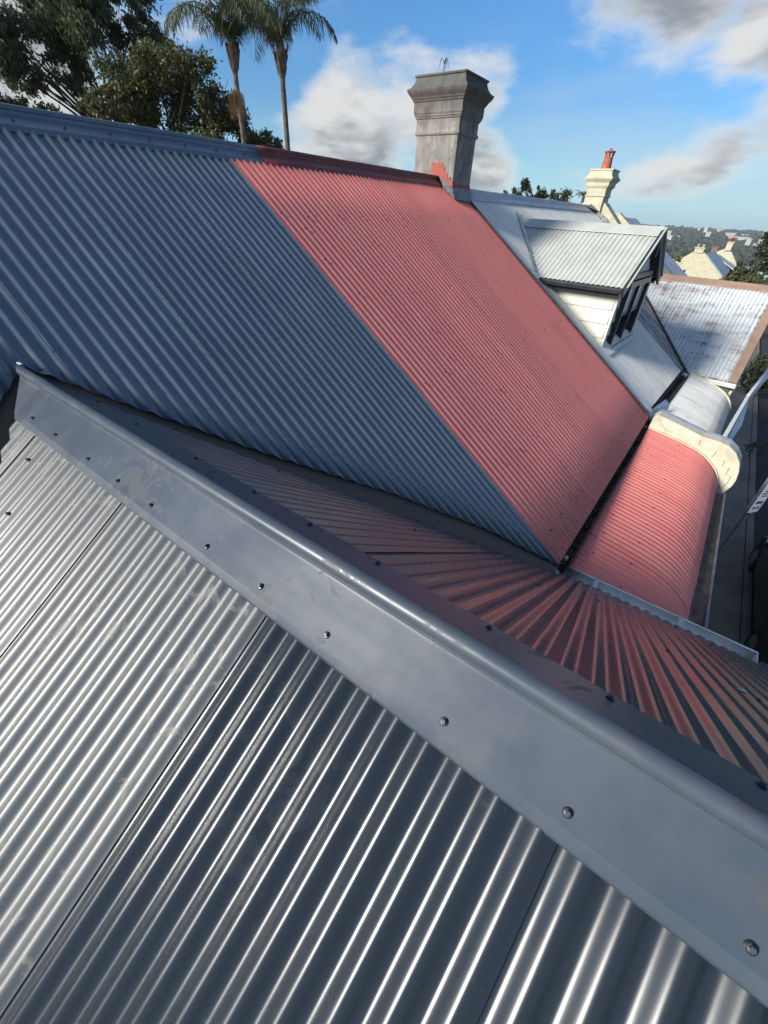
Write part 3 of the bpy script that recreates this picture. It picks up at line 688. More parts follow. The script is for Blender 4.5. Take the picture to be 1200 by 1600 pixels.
# chimney
def chimney(parent, x0, x1, y0, y1, prof, material, bev=.008, sub=1):
    b = MB(); v = []; f = []
    for z, d in prof:
        v += [(x0 - d, y0 - d, z), (x1 + d, y0 - d, z), (x1 + d, y1 + d, z), (x0 - d, y1 + d, z)]
    for i in range(len(prof) - 1):
        for k in range(4): f.append((i * 4 + k, i * 4 + (k + 1) % 4, i * 4 + 4 + (k + 1) % 4, i * 4 + 4 + k))
    f += [(3, 2, 1, 0), tuple(range(len(prof) * 4 - 4, len(prof) * 4))]
    b.add(v, f); return b.build('chimney', material, parent, False, bev)
CP = [(z_, d_ * .66) for z_, d_ in [(-.6, 0), (.885, 0), (.89, .022), (.905, .036), (.925, .036), (.938, .024), (.945, .014), (1.062, .014), (1.068, .034), (1.085, .040), (1.092, .056), (1.110, .058), (1.122, .072), (1.135, .074), (1.235, .074), (1.242, .094), (1.258, .100),
      (1.268, .118), (1.285, .130), (1.310, .165), (1.330, .186), (1.352, .200), (1.364, .200), (1.372, .165), (1.395, .125), (1.425, .092), (1.460, .072), (1.486, .066), (1.490, .088), (1.506, .092), (1.513, .086)]]
ch = chimney(broof, 6.80, 7.345, 3.955, 4.66, CP, 'render', .009)
b = MB(); b.box((7.07, 4.30, 1.512), (.42, .56, .012)); b.build('flaunching', 'render', ch)
# flashing at the foot of the chimney: red steps up the west face, red skirt, lead apron
b = MB(); b.prism([(3.953, .27), (3.953, .37), (3.99, .37), (3.99, .42), (4.05, .42), (4.05, .47), (4.10, .47), (4.10, .53), (4.15, .53), (4.15, .585), (4.35, .585), (4.35, .40), (4.15, .36)], 0, 6.792, 6.799); b.build('step_flashing', 'redpaint', ch)
b = MB(); b.prism([(6.795, .255), (6.795, .345), (7.35, .345), (7.35, .255)], 1, 3.945, 3.953); b.build('skirt_flashing', 'redpaint', ch)
b = MB(); b.add([(6.70, 4.04, mainz(4.04) + .014), (6.76, 3.87, mainz(3.87) + .010), (7.27, 3.84, mainz(3.84) + .010), (7.36, 3.944, .30), (6.78, 3.944, .30), (6.79, 4.2, .44)], [(0, 1, 4, 5), (1, 2, 3, 4)])
b.build('lead_apron', 'lead', ch, False, 0, .005)

# ================================================================== HOUSES C and D stand a touch askew to the row
RZL = R(-2.2)
def dz(l): return -2.43 + T * l           # main slope, crest level, local y
C = Frame('terrace_house', (7.3, .33), RZL)
tag(C, 'terrace house under worn white corrugated steel with a gabled attic dormer and cream chimney', 'house', 'terrace houses in the row')
b = MB(); b.box((1.7, 3.9, (GZ - 2.75) / 2), (3.34, 7.6, -2.75 - GZ)); b.build('wall', 'cream', C)
RL = 3.86
b = MB(); b.prism([(-.03, dz(-.03) - .05), (RL, dz(RL) - .05), (2 * RL, dz(0) - .05), (2 * RL, dz(0) - .3), (-.03, dz(-.03) - .22)], 0, .02, 6.85)
croof = b.build('main_roof', 'wood', C)
sheets(croof, 'white_roof', (6.85, 0, -2.43), (-1, 0, 0), (0, CS, SN), (0, -SN, CS), 6.85 - 3.40, 6.85 - .03, lambda s: (np.zeros_like(s), np.full_like(s, RL / CS)), nt=6, seg=10, lap=.002, wob=.001)
def upper_t(s):
    x = 6.85 - s; return np.maximum(1.75, np.minimum(x - 3.7 + .07, 2.17)) / CS, np.full_like(s, RL / CS)
sheets(croof, 'white_roof', (6.85, 0, -2.43), (-1, 0, 0), (0, CS, SN), (0, -SN, CS), .02, 6.85 - 3.40, lambda s: upper_t(s), nt=6, seg=8, lap=.002, wob=.001)
b = MB(); b.add([(.02, RL, dz(RL) - .02), (6.84, RL, dz(RL) - .02), (6.84, 2 * RL, dz(0)), (.02, 2 * RL, dz(0))], [(0, 1, 2, 3)]); b.build('roof_sheet', 'white_roof', croof)
cp = ridge_profile(RL, dz(RL) + .012, .12, 1, .022)
sweep_cap('ridge_cap', cp, np.linspace(.05, 6.5, 14), 0, 'galv', croof)
# folded end flashing and box gutter
b = MB(); b.add([(.075, .16, -2.20), (.027, .07, -2.30), (.103, -.074, -2.43), (.183, -.05, -2.335), (.12, .05, -2.265), (.909, -.205, -2.425), (.906, -.12, -2.345), (.095, -.085, -2.50), (.905, -.215, -2.50)],
               [(0, 1, 2, 4), (4, 2, 3), (3, 2, 5, 6), (2, 7, 8, 5)])
b.build('eave_flashing', 'galv', croof, False, 0, .004)
b = MB(); b.strip([(.03, dz(0) - .03), (-.02, dz(0) - .06), (-.02, dz(0) - .14), (-.135, dz(0) - .14), (-.14, dz(0) - .05), (-.16, dz(0) - .048)], [.1, 1, 2, 3, 3.55], 0); b.build('box_gutter', 'dark', C, False, 0, .004)
# verandah roof, white
VC = [(0, 0), (.3, -.075), (.55, -.155), (.70, -.225), (.80, -.30), (.88, -.40), (.93, -.51), (.955, -.64)]
pth, VL2 = curve_path(VC)
VYC, VZC = -.175, -2.50
b = MB(); b.prism([(VYC - u, VZC + w - .03) for u, w in VC] + [(VYC - .90, VZC - .70), (VYC, VZC - .1)], 0, .02, 3.54)
cver = b.build('verandah_roof', 'wood', C)
sheets(cver, 'white_roof', (3.545, VYC, VZC), (-1, 0, 0), (0, -1, 0), (0, 0, 1), 0, 3.53, lambda s: (np.zeros_like(s), np.full_like(s, VL2)), nt=26, seg=10, lap=.003, amp=.005, wob=.0008, path=pth)
b = MB(); a0 = Vector((.02, -1.06, -2.49)); a1 = Vector((3.66, -1.27, -2.70)); a2 = Vector((6.2, -1.50, -2.62))
for p, q in ((a0, a1), (a1 + Vector((.03, 0, 0)), a2)):
    b.bar(p, q, .055, .05)
fb = b.build('verandah_fascia', 'whitepaint', C, False, .006)
b = MB(); b.add([a0 + Vector((0, -.03, -.01)), a1 + Vector((0, -.03, -.01)), a1 + Vector((0, -.06, -.10)), (a0 + a1) / 2 + Vector((0, -.14, -.14)), a0 + Vector((.2, -.10, -.14)), a0 + Vector((0, -.06, -.10))], [(0, 1, 2, 3, 4, 5)])
b.add([a1 + Vector((.03, -.03, -.01)), a2 + Vector((0, -.03, -.01)), a2 + Vector((0, -.10, -.10)), a1 + Vector((.03, -.06, -.10))], [(0, 1, 2, 3)])
b.build('gutter', 'galv', C, False, 0, .004)
# dormer
XL, XR, XM = .60, 2.72, 1.66
DF, DE = 1.10, 1.00                    # front wall and roof edge (local y)
EZ, AZ = -.775, -.045
b = MB(); b.prism([(XL + .06, -1.9), (XL + .06, -.80), (XM, -.25), (XR - .06, -.80), (XR - .06, -1.9)], 1, DF + .07, 3.2); dorm = b.build('dormer', 'board', C)
# side boards (weatherboard sheets), each its own piece, lapped like the photo shows
zz = [-.89, -1.125, -1.335, -1.545, -1.755, -1.96]
for side, xs_ in ((-1, XL), (1, XR)):
    for k in range(5):
        ylow = (zz[k + 1] + 2.43) / T - .05
        b = MB(); t = side * .022
        b.prism([(xs_ + side * .004, zz[k]), (xs_ + t + side * .006, zz[k + 1] - .012), (xs_ - side * .02, zz[k + 1] - .012), (xs_ - side * .03, zz[k])], 1, DF + .012, 3.0)
        b.build('weatherboard', 'board', dorm)
# front wall boards either side of the window
wx0, wx1 = 1.00, 2.36
for k in range(5):
    for p, q in ((XL + .005, wx0 - .05), (wx1 + .05, XR - .005)):
        b = MB(); b.prism([(DF + .02, zz[k]), (DF - .008, zz[k + 1] - .01), (DF + .03, zz[k + 1] - .01), (DF + .035, zz[k])], 0, p, q); b.build('weatherboard', 'board', dorm)
b = MB(); b.prism([(XL + .02, -.93), (XL + .02, -.86), (XM, -.26), (XR - .02, -.86), (XR - .02, -.93)], 1, DF + .01, DF + .05); b.build('gable_panel', 'whitepaint', dorm)
for x in (XL - .004, XR - .05):
    b = MB(); b.box((x + .027, DF - .008, -1.36), (.058, .05, 1.0)); b.build('corner_board', 'board', dorm)
# window: double-hung, dark frame
b = MB(); yw = DF - .02
for x in (wx0, wx1): b.box((x, yw, -1.29), (.075, .11, .95))
b.box((XM, yw, -.80), (wx1 - wx0 + .075, .11, .085)); b.box((XM, yw - .02, -1.765), (wx1 - wx0 + .12, .15, .06)); b.box((XM, yw, -1.28), (.06, .10, .9))
win = b.build('window', 'charcoal', dorm, False, .004)
for x0, x1 in ((wx0 + .04, XM - .03), (XM + .03, wx1 - .04)):
    xm = (x0 + x1) / 2
    for z0, z1, yo in ((-1.29, -.845, .0), (-1.735, -1.25, .032)):
        b = MB(); w = x1 - x0
        for x in (x0 + .017, x1 - .017): b.box((x, yw + yo, (z0 + z1) / 2), (.034, .035, z1 - z0))
        for zq in (z0 + .02, z1 - .02): b.box((xm, yw + yo, zq), (w, .034, .04))
        b.build('sash', 'charcoal', win)
        b = MB(); b.box((xm, yw + yo + .004, (z0 + z1) / 2), (w - .06, .004, z1 - z0 - .07)); b.build('pane', 'paleglass' if z1 > -1 else 'glass', win)
    b = MB(); b.box((xm, yw + .09, -1.06), (x1 - x0 + .02, .006, .42)); b.build('blind', 'blind', win)
b = MB(); b.add([(XL - .02, DF - .0, -1.775), (wx1 + .20, DF - .0, -1.775), (wx1 + .20, DF - .22, dz(DF - .22) + .012), (XL - .02, DF - .22, dz(DF - .22) + .012)], [(0, 1, 2, 3)]); b.build('sill_apron', 'galv', dorm, False, 0, .006)
# dormer roof: two corrugated slopes, cap, fascia gutter, barge boards
sl = math.atan2(AZ - EZ, XM - (XL - .22)); c_, s_ = math.cos(sl), math.sin(sl); LEN = (XM - (XL - .22)) / c_
b = MB()
b.prism([(XL - .20, EZ - .035), (XM, AZ - .05), (XR + .20, EZ - .035), (XR + .20, EZ - .06), (XM, AZ - .10), (XL - .20, EZ - .06)], 1, DE + .03, 3.35); drf = b.build('dormer_roof', 'wood', C)
def dorm_t(s):
    y = DE + s
    return np.full_like(s, 0.), np.minimum(LEN, np.maximum(.02, LEN * (3.45 - y + .32) / (3.45 - 2.40) * 1.0)) if False else np.full_like(s, LEN)
def slope_cut(s):                           # far end runs out along the valley with the main slope
    y = DE + s; xo = np.clip((y - 2.33) / (3.38 - 2.33), 0, 1); return np.zeros_like(s), LEN * (1 - xo) + .02
sheets(drf, 'dormer_roof', (XM, DE, AZ), (0, 1, 0), (-c_, 0, -s_), (-s_, 0, c_), 0, 2.42, slope_cut, nt=6, seg=10, lap=.002)
sheets(drf, 'dormer_roof', (XM, DE, AZ), (0, 1, 0), (c_, 0, -s_), (s_, 0, c_), 0, 2.42, slope_cut, nt=6, seg=10, lap=.002)
tn = math.tan(sl)
b = MB(); b.strip([(XM - .20, AZ - .20 * tn + .010), (XM - .195, AZ - .195 * tn + .016), (XM, AZ + .022), (XM + .195, AZ - .195 * tn + .016), (XM + .20, AZ - .20 * tn + .010)], [DE - .01, 1.8, 2.6, 3.50], 1); b.build('ridge_cap', 'dormer_roof', drf, False, 0, .003)
for sd_ in (-1, 1):
    xe = XM + sd_ * (XM - XL + .22)
    b = MB(); b.strip([(xe - sd_ * .012, EZ - .025), (xe - sd_ * .012, EZ - .095), (xe + sd_ * .07, EZ - .095), (xe + sd_ * .085, EZ - .05), (xe + sd_ * .085, EZ - .028)], [DE + .03, 1.6, 2.45], 1); b.box((xe - sd_ * .045, 1.8, EZ - .105), (.05, 1.5, .05)); b.build('gutter', 'charcoal', drf, False, 0, .004)
    b = MB(); b.bar((XM, DE - .005, AZ - .065), (xe + sd_ * .03, DE - .005, EZ - .085), .035, .150); b.build('barge_board', 'charcoal', drf, False, .004)
    b = MB(); b.bar((XM, DE - .02, AZ + .012), (xe, DE - .02, EZ - .005), .06, .012); b.build('barge_capping', 'dormer_roof', drf)
b = MB(); b.box((XM, DE + .0, AZ - .22), (.07, .06, .34)); b.box((XM, DF - .02, -.70), (1.5, .07, .08)); b.build('king_post', 'charcoal', drf, False, .004)
# weathered flashing line on the white slope beside the dormer
b = MB(); b.add([(XL - .20, 2.42, dz(2.42) + .012), (XL - .245, 2.42, dz(2.42) + .006), (XM - .045, 3.56, dz(3.56) + .006), (XM, 3.56, dz(3.56) + .016)], [(0, 1, 2, 3)])
b.build('valley_flashing', 'grimy_roof', croof, False, 0, .003)
# cream chimney and shouldered party wall
b = MB(); b.prism([(2.75, -.32), (3.60, .41), (4.06, .41), (4.25, .30), (5.2, -.38), (5.2, -1.2), (2.75, -1.2)], 0, 6.86, 7.22); b.prism([(2.72, -.33), (3.55, .40), (3.55, .36), (2.75, -.36)], 0, 6.84, 7.24)
par = b.build('gable_parapet', 'cream', C, False, .008)
CP2 = [(z_, d_ * .8) for z_, d_ in [(-.5, 0), (.515, 0), (.52, .030), (.545, .034), (.552, .012), (.69, .012), (.70, .040), (.725, .050), (.735, .066), (.80, .070), (.82, .086), (.85, .120), (.88, .150), (.905, .152), (.915, .125), (.955, .085), (1.00, .062), (1.04, .055), (1.045, .078), (1.075, .082), (1.082, .07)]]
ch2 = chimney(C, 6.79, 7.28, 3.60, 4.06, CP2, 'cream', .006)
b = MB(); cx_, cy_ = 7.03, 3.83
b.lathe([(.128, 1.08), (.122, 1.12), (.104, 1.29), (.100, 1.30), (.108, 1.305), (.108, 1.32), (.09, 1.32)], (cx_, cy_, 0), 16)
for k in range(5):
    a = k * 2 * math.pi / 5 + .3; b.bar((cx_ + .088 * math.cos(a), cy_ + .088 * math.sin(a), 1.315), (cx_ + .105 * math.cos(a), cy_ + .105 * math.sin(a), 1.425), .03, .03, (1, 0, 0))
b.lathe([(.10, 1.42), (.134, 1.425), (.134, 1.437), (.08, 1.452), (.03, 1.46), (.018, 1.47), (.028, 1.485), (.022, 1.50), (.006, 1.505)], (cx_, cy_, 0), 16)
b.build('chimney_pot', 'terracotta', ch2, True, 0, 0, 40)
b = MB(); b.add([(6.45, 3.86, dz(RL) + .03), (6.78, 3.60, .20), (6.78, 3.86, .36), (6.78, 4.1, .20)], [(0, 1, 2), (0, 2, 3)]); b.add([(6.775, 3.86, .36), (6.775, 3.56, .02), (6.775, 3.10, -.28), (6.775, 3.0, -.30), (6.775, 3.4, .1), (6.775, 3.60, .20)], [(0, 5, 4, 3, 2, 1)]); b.build('lead_saddle', 'lead', ch2, False, 0, .004)
for q in range(5):
    pass

# ------------------------------------------------------------------ HOUSE D: rust-stained wing
D = Frame('terrace_house', (7.3, .33), RZL)
tag(D, 'terrace house with flaking rust stained corrugated wing roof edged in tan capping', 'house', 'terrace houses in the row')
EX, RX = 3.62, 5.80; EZD = -2.50
def wz(x): return EZD + T * (x - EX)
b = MB(); b.box((5.9, 3.0, (GZ - 2.75) / 2), (4.4, 7.6, -2.75 - GZ)); b.build('wall', 'cream', D)
b = MB(); b.prism([(EX + .02, wz(EX) - .05), (RX, wz(RX) - .06), (2 * RX - EX, wz(EX) - .05), (2 * RX - EX, wz(EX) - .25), (EX + .06, wz(EX) - .25)], 1, -.93, 2.4); dwing = b.build('wing_roof', 'wood', D)
def dt(s):
    y = 2.4 - s; xs0 = np.maximum(EX, y + 3.7 + .06); return np.full_like(s, .05), (RX - xs0) / CS
sheets(dwing, 'rust_roof', (RX, 2.4, wz(RX)), (0, -1, 0), (-CS, 0, -SN), (-SN, 0, CS), .15, 2.4 + .88, dt, nt=8, seg=12, lap=.002, wob=.001)
b = MB(); b.add([(RX, -.93, wz(RX) - .02), (RX, 2.4, wz(RX) - .02), (2 * RX - EX, 2.4, wz(EX) - .02), (2 * RX - EX, -.93, wz(EX) - .02)], [(0, 1, 2, 3)]); b.build('roof_sheet', 'rust_roof', dwing)
b = MB(); b.strip([(RX - .135, wz(RX - .135) - .004), (RX - .13, wz(RX - .13) + .012), (RX - .02, wz(RX) + .018), (RX, wz(RX) + .03), (RX + .02, wz(RX) + .018), (RX + .16, wz(RX - .16) + .012)], list(np.linspace(-.98, 2.3, 8)), 1); b.build('ridge_cap', 'tan', dwing, False, 0, .003)
b = MB(); b.add([(EX - .02, -.835, wz(EX - .02) + .010), (RX, -.835, wz(RX) + .010), (RX, -.985, wz(RX) + .016), (EX - .02, -.985, wz(EX - .02) + .016), (RX, -1.0, wz(RX) - .13), (EX - .02, -1.0, wz(EX - .02) - .13)], [(0, 1, 2, 3), (3, 2, 4, 5)]); b.build('verge_capping', 'tan', dwing, False, 0, .004)
screw_field(dwing, [(x, 2.4 - PITCH * k, wz(x)) for x in (5.25, 4.65, 4.1, 3.75) for k in range(4, 43, 5) if x > 2.4 - PITCH * k + 3.8], (-SN, 0, CS), .012, ['screwred'])
b = MB(); b.strip([(EX + .03, wz(EX) - .02), (EX - .005, wz(EX) - .025), (EX - .01, wz(EX) - .085), (EX - .065, wz(EX) - .09), (EX - .08, wz(EX) - .045), (EX - .095, wz(EX) - .042)], [.03, -.4, -1.0], 1); b.build('gutter', 'whitepaint', D, False, 0, .004)
# remaining strip of the main slope beside the valley, dirty and unpainted
b = MB(); b.prism([(-.03, dz(-.03) - .055), (2.3, dz(2.3) - .055), (2.3, dz(2.3) - .2), (-.03, dz(-.03) - .2)], 0, 3.41, 3.62); b.build('main_roof', 'wood', D)
corr('roof_sheet', dwing, 'grimy_roof', (4.95, 0, -2.43 + .002), (-1, 0, 0), (0, CS, SN), (0, -SN, CS), 0, 1.56, lambda s: (np.maximum(0, 4.95 - s - 3.7 + .07) / CS, np.full_like(s, 1.75 / CS)), nt=5, seg=10)
b = MB()
for sgn, (p, q) in enumerate((((-.075, .02), (.0, -.03)), ((.0, -.03), (.075, .02)))):
    b.add([(3.70 + p[0], .0, dz(0) + p[1] + .0), (5.8 + p[0], 2.1, dz(2.1) + p[1]), (5.8 + q[0], 2.1, dz(2.1) + q[1]), (3.70 + q[0], .0, dz(0) + q[1])], [(0, 1, 2, 3)])
b.build('valley_gutter', 'brownflash', dwing, False, 0, .006)
# brick side wall of the wing: each brick its own piece in a recessed mortar bed
WX = EX + .085
b = MB(); b.prism([(-1.0, -2.60), (.06, -2.60), (.06, GZ), (-1.0, GZ)], 0, WX + .012, WX + .10); bw = b.build('wall', 'mortar', D)
bb = MB(); bb.box((0, 0, 0), (.10, .222, .068)); BR = pymesh('brick', bb.v, bb.f, 'brick')
import bmesh
def soften(me, w):
    bm = bmesh.new(); bm.from_mesh(me); bmesh.ops.recalc_face_normals(bm, faces=bm.faces)
    bmesh.ops.bevel(bm, geom=list(bm.edges), offset=w, segments=1, affect='EDGES'); bm.to_mesh(me); bm.free()
soften(BR, .006)
bh = MB(); bh.box((0, 0, 0), (.10, .107, .068)); BRH = pymesh('half_brick', bh.v, bh.f, 'brick'); soften(BRH, .006)
for r_ in range(13):
    z = -2.64 - .0785 * r_
    y = .05 - (.0 if r_ % 2 else .058)
    while y > -.98:
        L = .222 if r_ % 3 else .222
        if r_ % 2 == 0 and y > -.06: me, L = BRH, .107
        elif y - .222 < -1.0: me, L = BRH, .107
        else: me = BR
        if y - L < -1.01: break
        o = link('brick', me, bw, (WX + .05 + random.uniform(-.004, .003), y - L / 2, z)); o.rotation_euler = (random.uniform(-.01, .01), random.uniform(-.01, .01), random.uniform(-.012, .012))
        y -= L + .0115
b = MB()
for (u0, w0), (u1, w1) in zip(VC[:-1], VC[1:]): b.bar((3.60, VYC - u0, VZC + w0 + .02), (3.60, VYC - u1, VZC + w1 + .02), .10, .035)
b.build('mortar_fillet', 'creamwall', bw)

# ================================================================== small things lying about
def lump(name, loc, s, material, label, cat):
    b = MB(); v = []; nlat, nlon = 7, 10
    for i in range(nlat + 1):
        th = math.pi * i / nlat
        for k in range(nlon):
            ph = 2 * math.pi * k / nlon; q = 1 + .22 * math.sin(3 * ph + 2 * th) + .15 * math.cos(5 * ph - th)
            v.append((s[0] * q * math.sin(th) * math.cos(ph), s[1] * q * math.sin(th) * math.sin(ph), s[2] * math.cos(th)))
    f = [(i * nlon + k, i * nlon + (k + 1) % nlon, (i + 1) * nlon + (k + 1) % nlon, (i + 1) * nlon + k) for i in range(nlat) for k in range(nlon)]
    b.add(v, f); o = b.build(name, material, None, True, 0, 0, None, loc); tag(o, label, cat); return o
lump('paper_scrap', (3.27, .25, -2.50), (.035, .028, .022), 'leafpale', 'crumpled pale scrap caught in the dark gutter below the red roof', 'scrap')
q = 1.57; o = lump('dry_leaf', (1.60, -.655, RZ - T * 1.60 + .008), (.021, .010, .007), 'leafpale', 'curled pale dry leaf lying on the wing roof near its gutter', 'leaf'); o.rotation_euler = (0, R(35), .5)

# ------------------------------------------------------------------ street: sign, car
SG = Frame('street_sign', (8.42, -1.72)); tag(SG, 'white parking sign on a grey pole beside the footpath', 'sign')
b = MB(); b.tube([(8.42, -1.72, GZ + .15), (8.42, -1.72, -3.12)], .030, 12); b.build('pole', 'pole', SG, True, 0, 0, 50)
b = MB(); SR = Matrix.Rotation(R(52), 3, 'Z'); SC = Vector((8.40, -1.76, -3.50)); b.box(SC, (.006, .225, .76), SR); b.build('sign_plate', 'signwhite', SG, False, .003)
b = MB()
for yy, z, w, h in ((.045, .29, .06, .09), (-.045, .29, .05, .09), (.03, .17, .10, .035), (-.02, .06, .14, .022), (.0, .01, .16, .022), (-.01, -.04, .13, .022), (0, -.17, .15, .05), (.04, -.28, .05, .05), (-.04, -.28, .05, .05)):
    b.box(SC + SR @ Vector((-.0042, yy, z)), (.002, w, h), SR)
b.build('sign_marking', 'signblack', SG)['kind'] = 'stuff'
b = MB(); b.box((8.42, -1.72, -3.92), (.075, .075, .05)); b.build('bracket', 'chrome', SG, False, .006)
b = MB(); b.box((8.47, -1.74, -3.52), (.006, .15, .70), Matrix.Rotation(R(-20), 3, 'Z')); b.build('back_plate', 'galv', SG)

CAR = Frame('parked_car', (8.2, -3.33)); tag(CAR, 'dark green car parked at the kerb below the houses', 'car')
cx0 = 8.25; hw = .87; cy0 = -3.36; zr = GZ + .03
secs = [(-2.20, .45, .62, .70, .55), (-2.10, .28, .80, .95, .86), (-1.6, .22, .87, 1.00, .95), (-.9, .20, .88, .98, .98), (.0, .20, .88, .96, .98), (.8, .20, .88, .95, .97), (1.4, .22, .87, .90, .93), (2.0, .28, .82, .76, .84), (2.22, .42, .66, .60, .60)]
b = MB(); v = []; f = []; n = 10
for x, z0, w, z1, k in secs:
    pr_ = [(-w * .9, z0), (-w, z0 + .15), (-w, (z0 + z1) / 2), (-w * .975, z1 - .07), (-w * .90, z1), (w * .90, z1), (w * .975, z1 - .07), (w, (z0 + z1) / 2), (w, z0 + .15), (w * .9, z0)]
    v += [(cx0 + x, cy0 + p, zr + q) for p, q in pr_]
for i in range(len(secs) - 1):
    for k in range(n): f.append((i * n + k, i * n + (k + 1) % n, (i + 1) * n + (k + 1) % n, (i + 1) * n + k))
f += [tuple(range(n)), tuple(range((len(secs) - 1) * n, len(secs) * n))[::-1]]
b.add(v, f); body = b.build('body', 'carpaint', CAR, True, 0, 0, 40)
b = MB(); v = []; f = []
cab = [(-1.75, .98, .80), (-1.15, 1.40, .64), (-.4, 1.46, .63), (.35, 1.43, .63), (1.12, .955, .78)]
for x, z, w in cab:
    v += [(cx0 + x, cy0 - .80, zr + .96), (cx0 + x, cy0 - w, zr + z), (cx0 + x, cy0 + w, zr + z), (cx0 + x, cy0 + .80, zr + .96)]
for i in range(len(cab) - 1):
    for k in range(3): f.append((i * 4 + k, i * 4 + k + 1, i * 4 + 5 + k, i * 4 + 4 + k))
b.add(v, f); b.build('window', 'glass', CAR, False)
b = MB(); v = []
for x, z, w in cab[1:4]: v += [(cx0 + x, cy0 - w - .01, zr + z - .02), (cx0 + x, cy0 - w * .8, zr + z + .025), (cx0 + x, cy0 + w * .8, zr + z + .025), (cx0 + x, cy0 + w + .01, zr + z - .02)]
b.add(v, [(i * 4 + k, i * 4 + k + 1, i * 4 + 5 + k, i * 4 + 4 + k) for i in range(2) for k in range(3)]); b.build('roof', 'carpaint', CAR, True, 0, .03)
b = MB()
for sy in (-1, 1):
    for (x0_, z0_, w0_), (x1_, z1_, w1_) in ((cab[0], cab[1]), (cab[3], cab[4])): b.bar((cx0 + x0_, cy0 + sy * (w0_ + .012), zr + z0_), (cx0 + x1_, cy0 + sy * (w1_ + .012), zr + z1_), .05, .05)
    b.bar((cx0 - .35, cy0 + sy * .815, zr + .96), (cx0 - .40, cy0 + sy * .645, zr + 1.45), .05, .04)
b.build('pillar', 'carpaint', CAR)
for sy in (-1, 1):
    b = MB(); b.tube([(cx0 + .72, cy0 + sy * .84, zr + .99), (cx0 + .74, cy0 + sy * .93, zr + 1.02)], .025, 8); b.lathe([(.02, -.10), (.075, -.085), (.095, 0), (.085, .07), (.03, .095)], (cx0 + .76, cy0 + sy * 1.02, zr + 1.05), 12); b.build('mirror', 'carpaint', CAR, True)
    for x in (-1.35, 1.35):
        b = MB(); c0 = (cx0 + x, cy0 + sy * .78, zr + .31)
        b.tube([(c0[0], c0[1] - .1, c0[2]), (c0[0], c0[1] + .1, c0[2])], .31, 20); wh = b.build('wheel', 'tyre', CAR, True, 0, 0, 40)
        b = MB(); b.tube([(c0[0], c0[1] + sy * .09, c0[2]), (c0[0], c0[1] + sy * .108, c0[2])], .20, 16); b.build('rim', 'chrome', wh)
    b = MB(); b.box((cx0 + 2.10, cy0 + sy * .60, zr + .62), (.16, .30, .13)); b.build('headlight', 'chrome', CAR, False, .03)
    b = MB(); b.box((cx0 - 2.12, cy0 + sy * .62, zr + .74), (.12, .26, .14)); b.build('tail_light', 'redlens', CAR, False, .03)

# ================================================================== trees
def leaf_mesh(name, clumps, per, ln, wd, material, droop=.6, flat=.75, hollow=.35, seed=1, dirn=None):
    g = np.random.default_rng(seed); V = []; 
    for (x, y, z, r) in clumps:
        n = max(12, int(per * r * r))
        # every clump is a handful of twig sprays, so sky shows between them
        k = max(3, int(7 * r + 3)); cen = g.normal(0, 1, (k, 3)); cen /= np.linalg.norm(cen, axis=1)[:, None]
        cen *= (g.uniform(hollow, 1, (k, 1))) * r; cen[:, 2] *= flat
        which = g.integers(0, k, n); rad = r * g.uniform(.22, .42, (k, 1))
        p = cen[which] + g.normal(0, .55, (n, 3)) * rad[which] * np.array([1, 1, .8]) + np.array([x, y, z])
        d = g.normal(0, 1, (n, 3)); d /= np.linalg.norm(d, axis=1)[:, None]; d[:, 2] -= droop
        if dirn is not None: d += np.array(dirn)
        d /= np.linalg.norm(d, axis=1)[:, None]
        w = np.cross(d, g.normal(0, 1, (n, 3))); w /= np.linalg.norm(w, axis=1)[:, None] + 1e-9
        L = ln * g.uniform(.6, 1.4, (n, 1)); Wd = wd * g.uniform(.6, 1.4, (n, 1))
        V.append(np.stack([p - d * L * .5, p + w * Wd * .5, p + d * L * .5, p - w * Wd * .5], 1))
    V = np.concatenate(V); n = len(V)
    return pymesh(name, V.reshape(-1, 3), np.arange(n * 4, dtype=np.int32).reshape(n, 4), material)
def tree(name, base, clumps, label, cat, group, material, per, ln, wd, trunk_r, limbs=True, droop=.6, seed=1, hollow=.35, flat=.75, dirn=None, fork=.45, z0=GZ):
    fr = Frame(name, base, 0, z0); tag(fr, label, cat, group)
    cl = [c for c in clumps]
    link('crown', leaf_mesh('crown', cl, per, ln, wd, material, droop, flat, hollow, seed, dirn), fr)
    g = random.Random(seed); b = MB()
    zc = sum(c[2] for c in cl) / len(cl); zlow = min(c[2] for c in cl)
    fk = Vector((base[0], base[1], z0 + (zc - z0) * fork * 1.4 if zc - z0 > 3 else z0 + (zc - z0) * fork))
    b.tube([(base[0], base[1], z0), (base[0] + .05, base[1] - .03, (z0 + fk.z) / 2), fk], [trunk_r * 1.25, trunk_r, trunk_r * .8], 10)
    if limbs:
        for c in cl:
            e = Vector(c[:3]); mid = fk.lerp(e, .5) + Vector((g.uniform(-.3, .3), g.uniform(-.3, .3), g.uniform(.0, .35)))
            b.tube([fk, fk.lerp(mid, .5) + Vector((g.uniform(-.12, .12), 0, .05)), mid, mid.lerp(e, .6), e], [trunk_r * .42, trunk_r * .33, trunk_r * .24, trunk_r * .16, trunk_r * .06], 6)
            for _ in range(3):
                e2 = e + Vector((g.uniform(-1, 1), g.uniform(-1, 1), g.uniform(-.3, .9))) * c[3] * .8; b.tube([mid.lerp(e, .6), e, e2] if g.random() < .5 else [mid, e2], [trunk_r * .11, trunk_r * .07, trunk_r * .025] if False else ([trunk_r * .11, trunk_r * .07, trunk_r * .02] if False else trunk_r * .06), 5)
    b.build('trunk', 'bark', fr, True)
    return fr
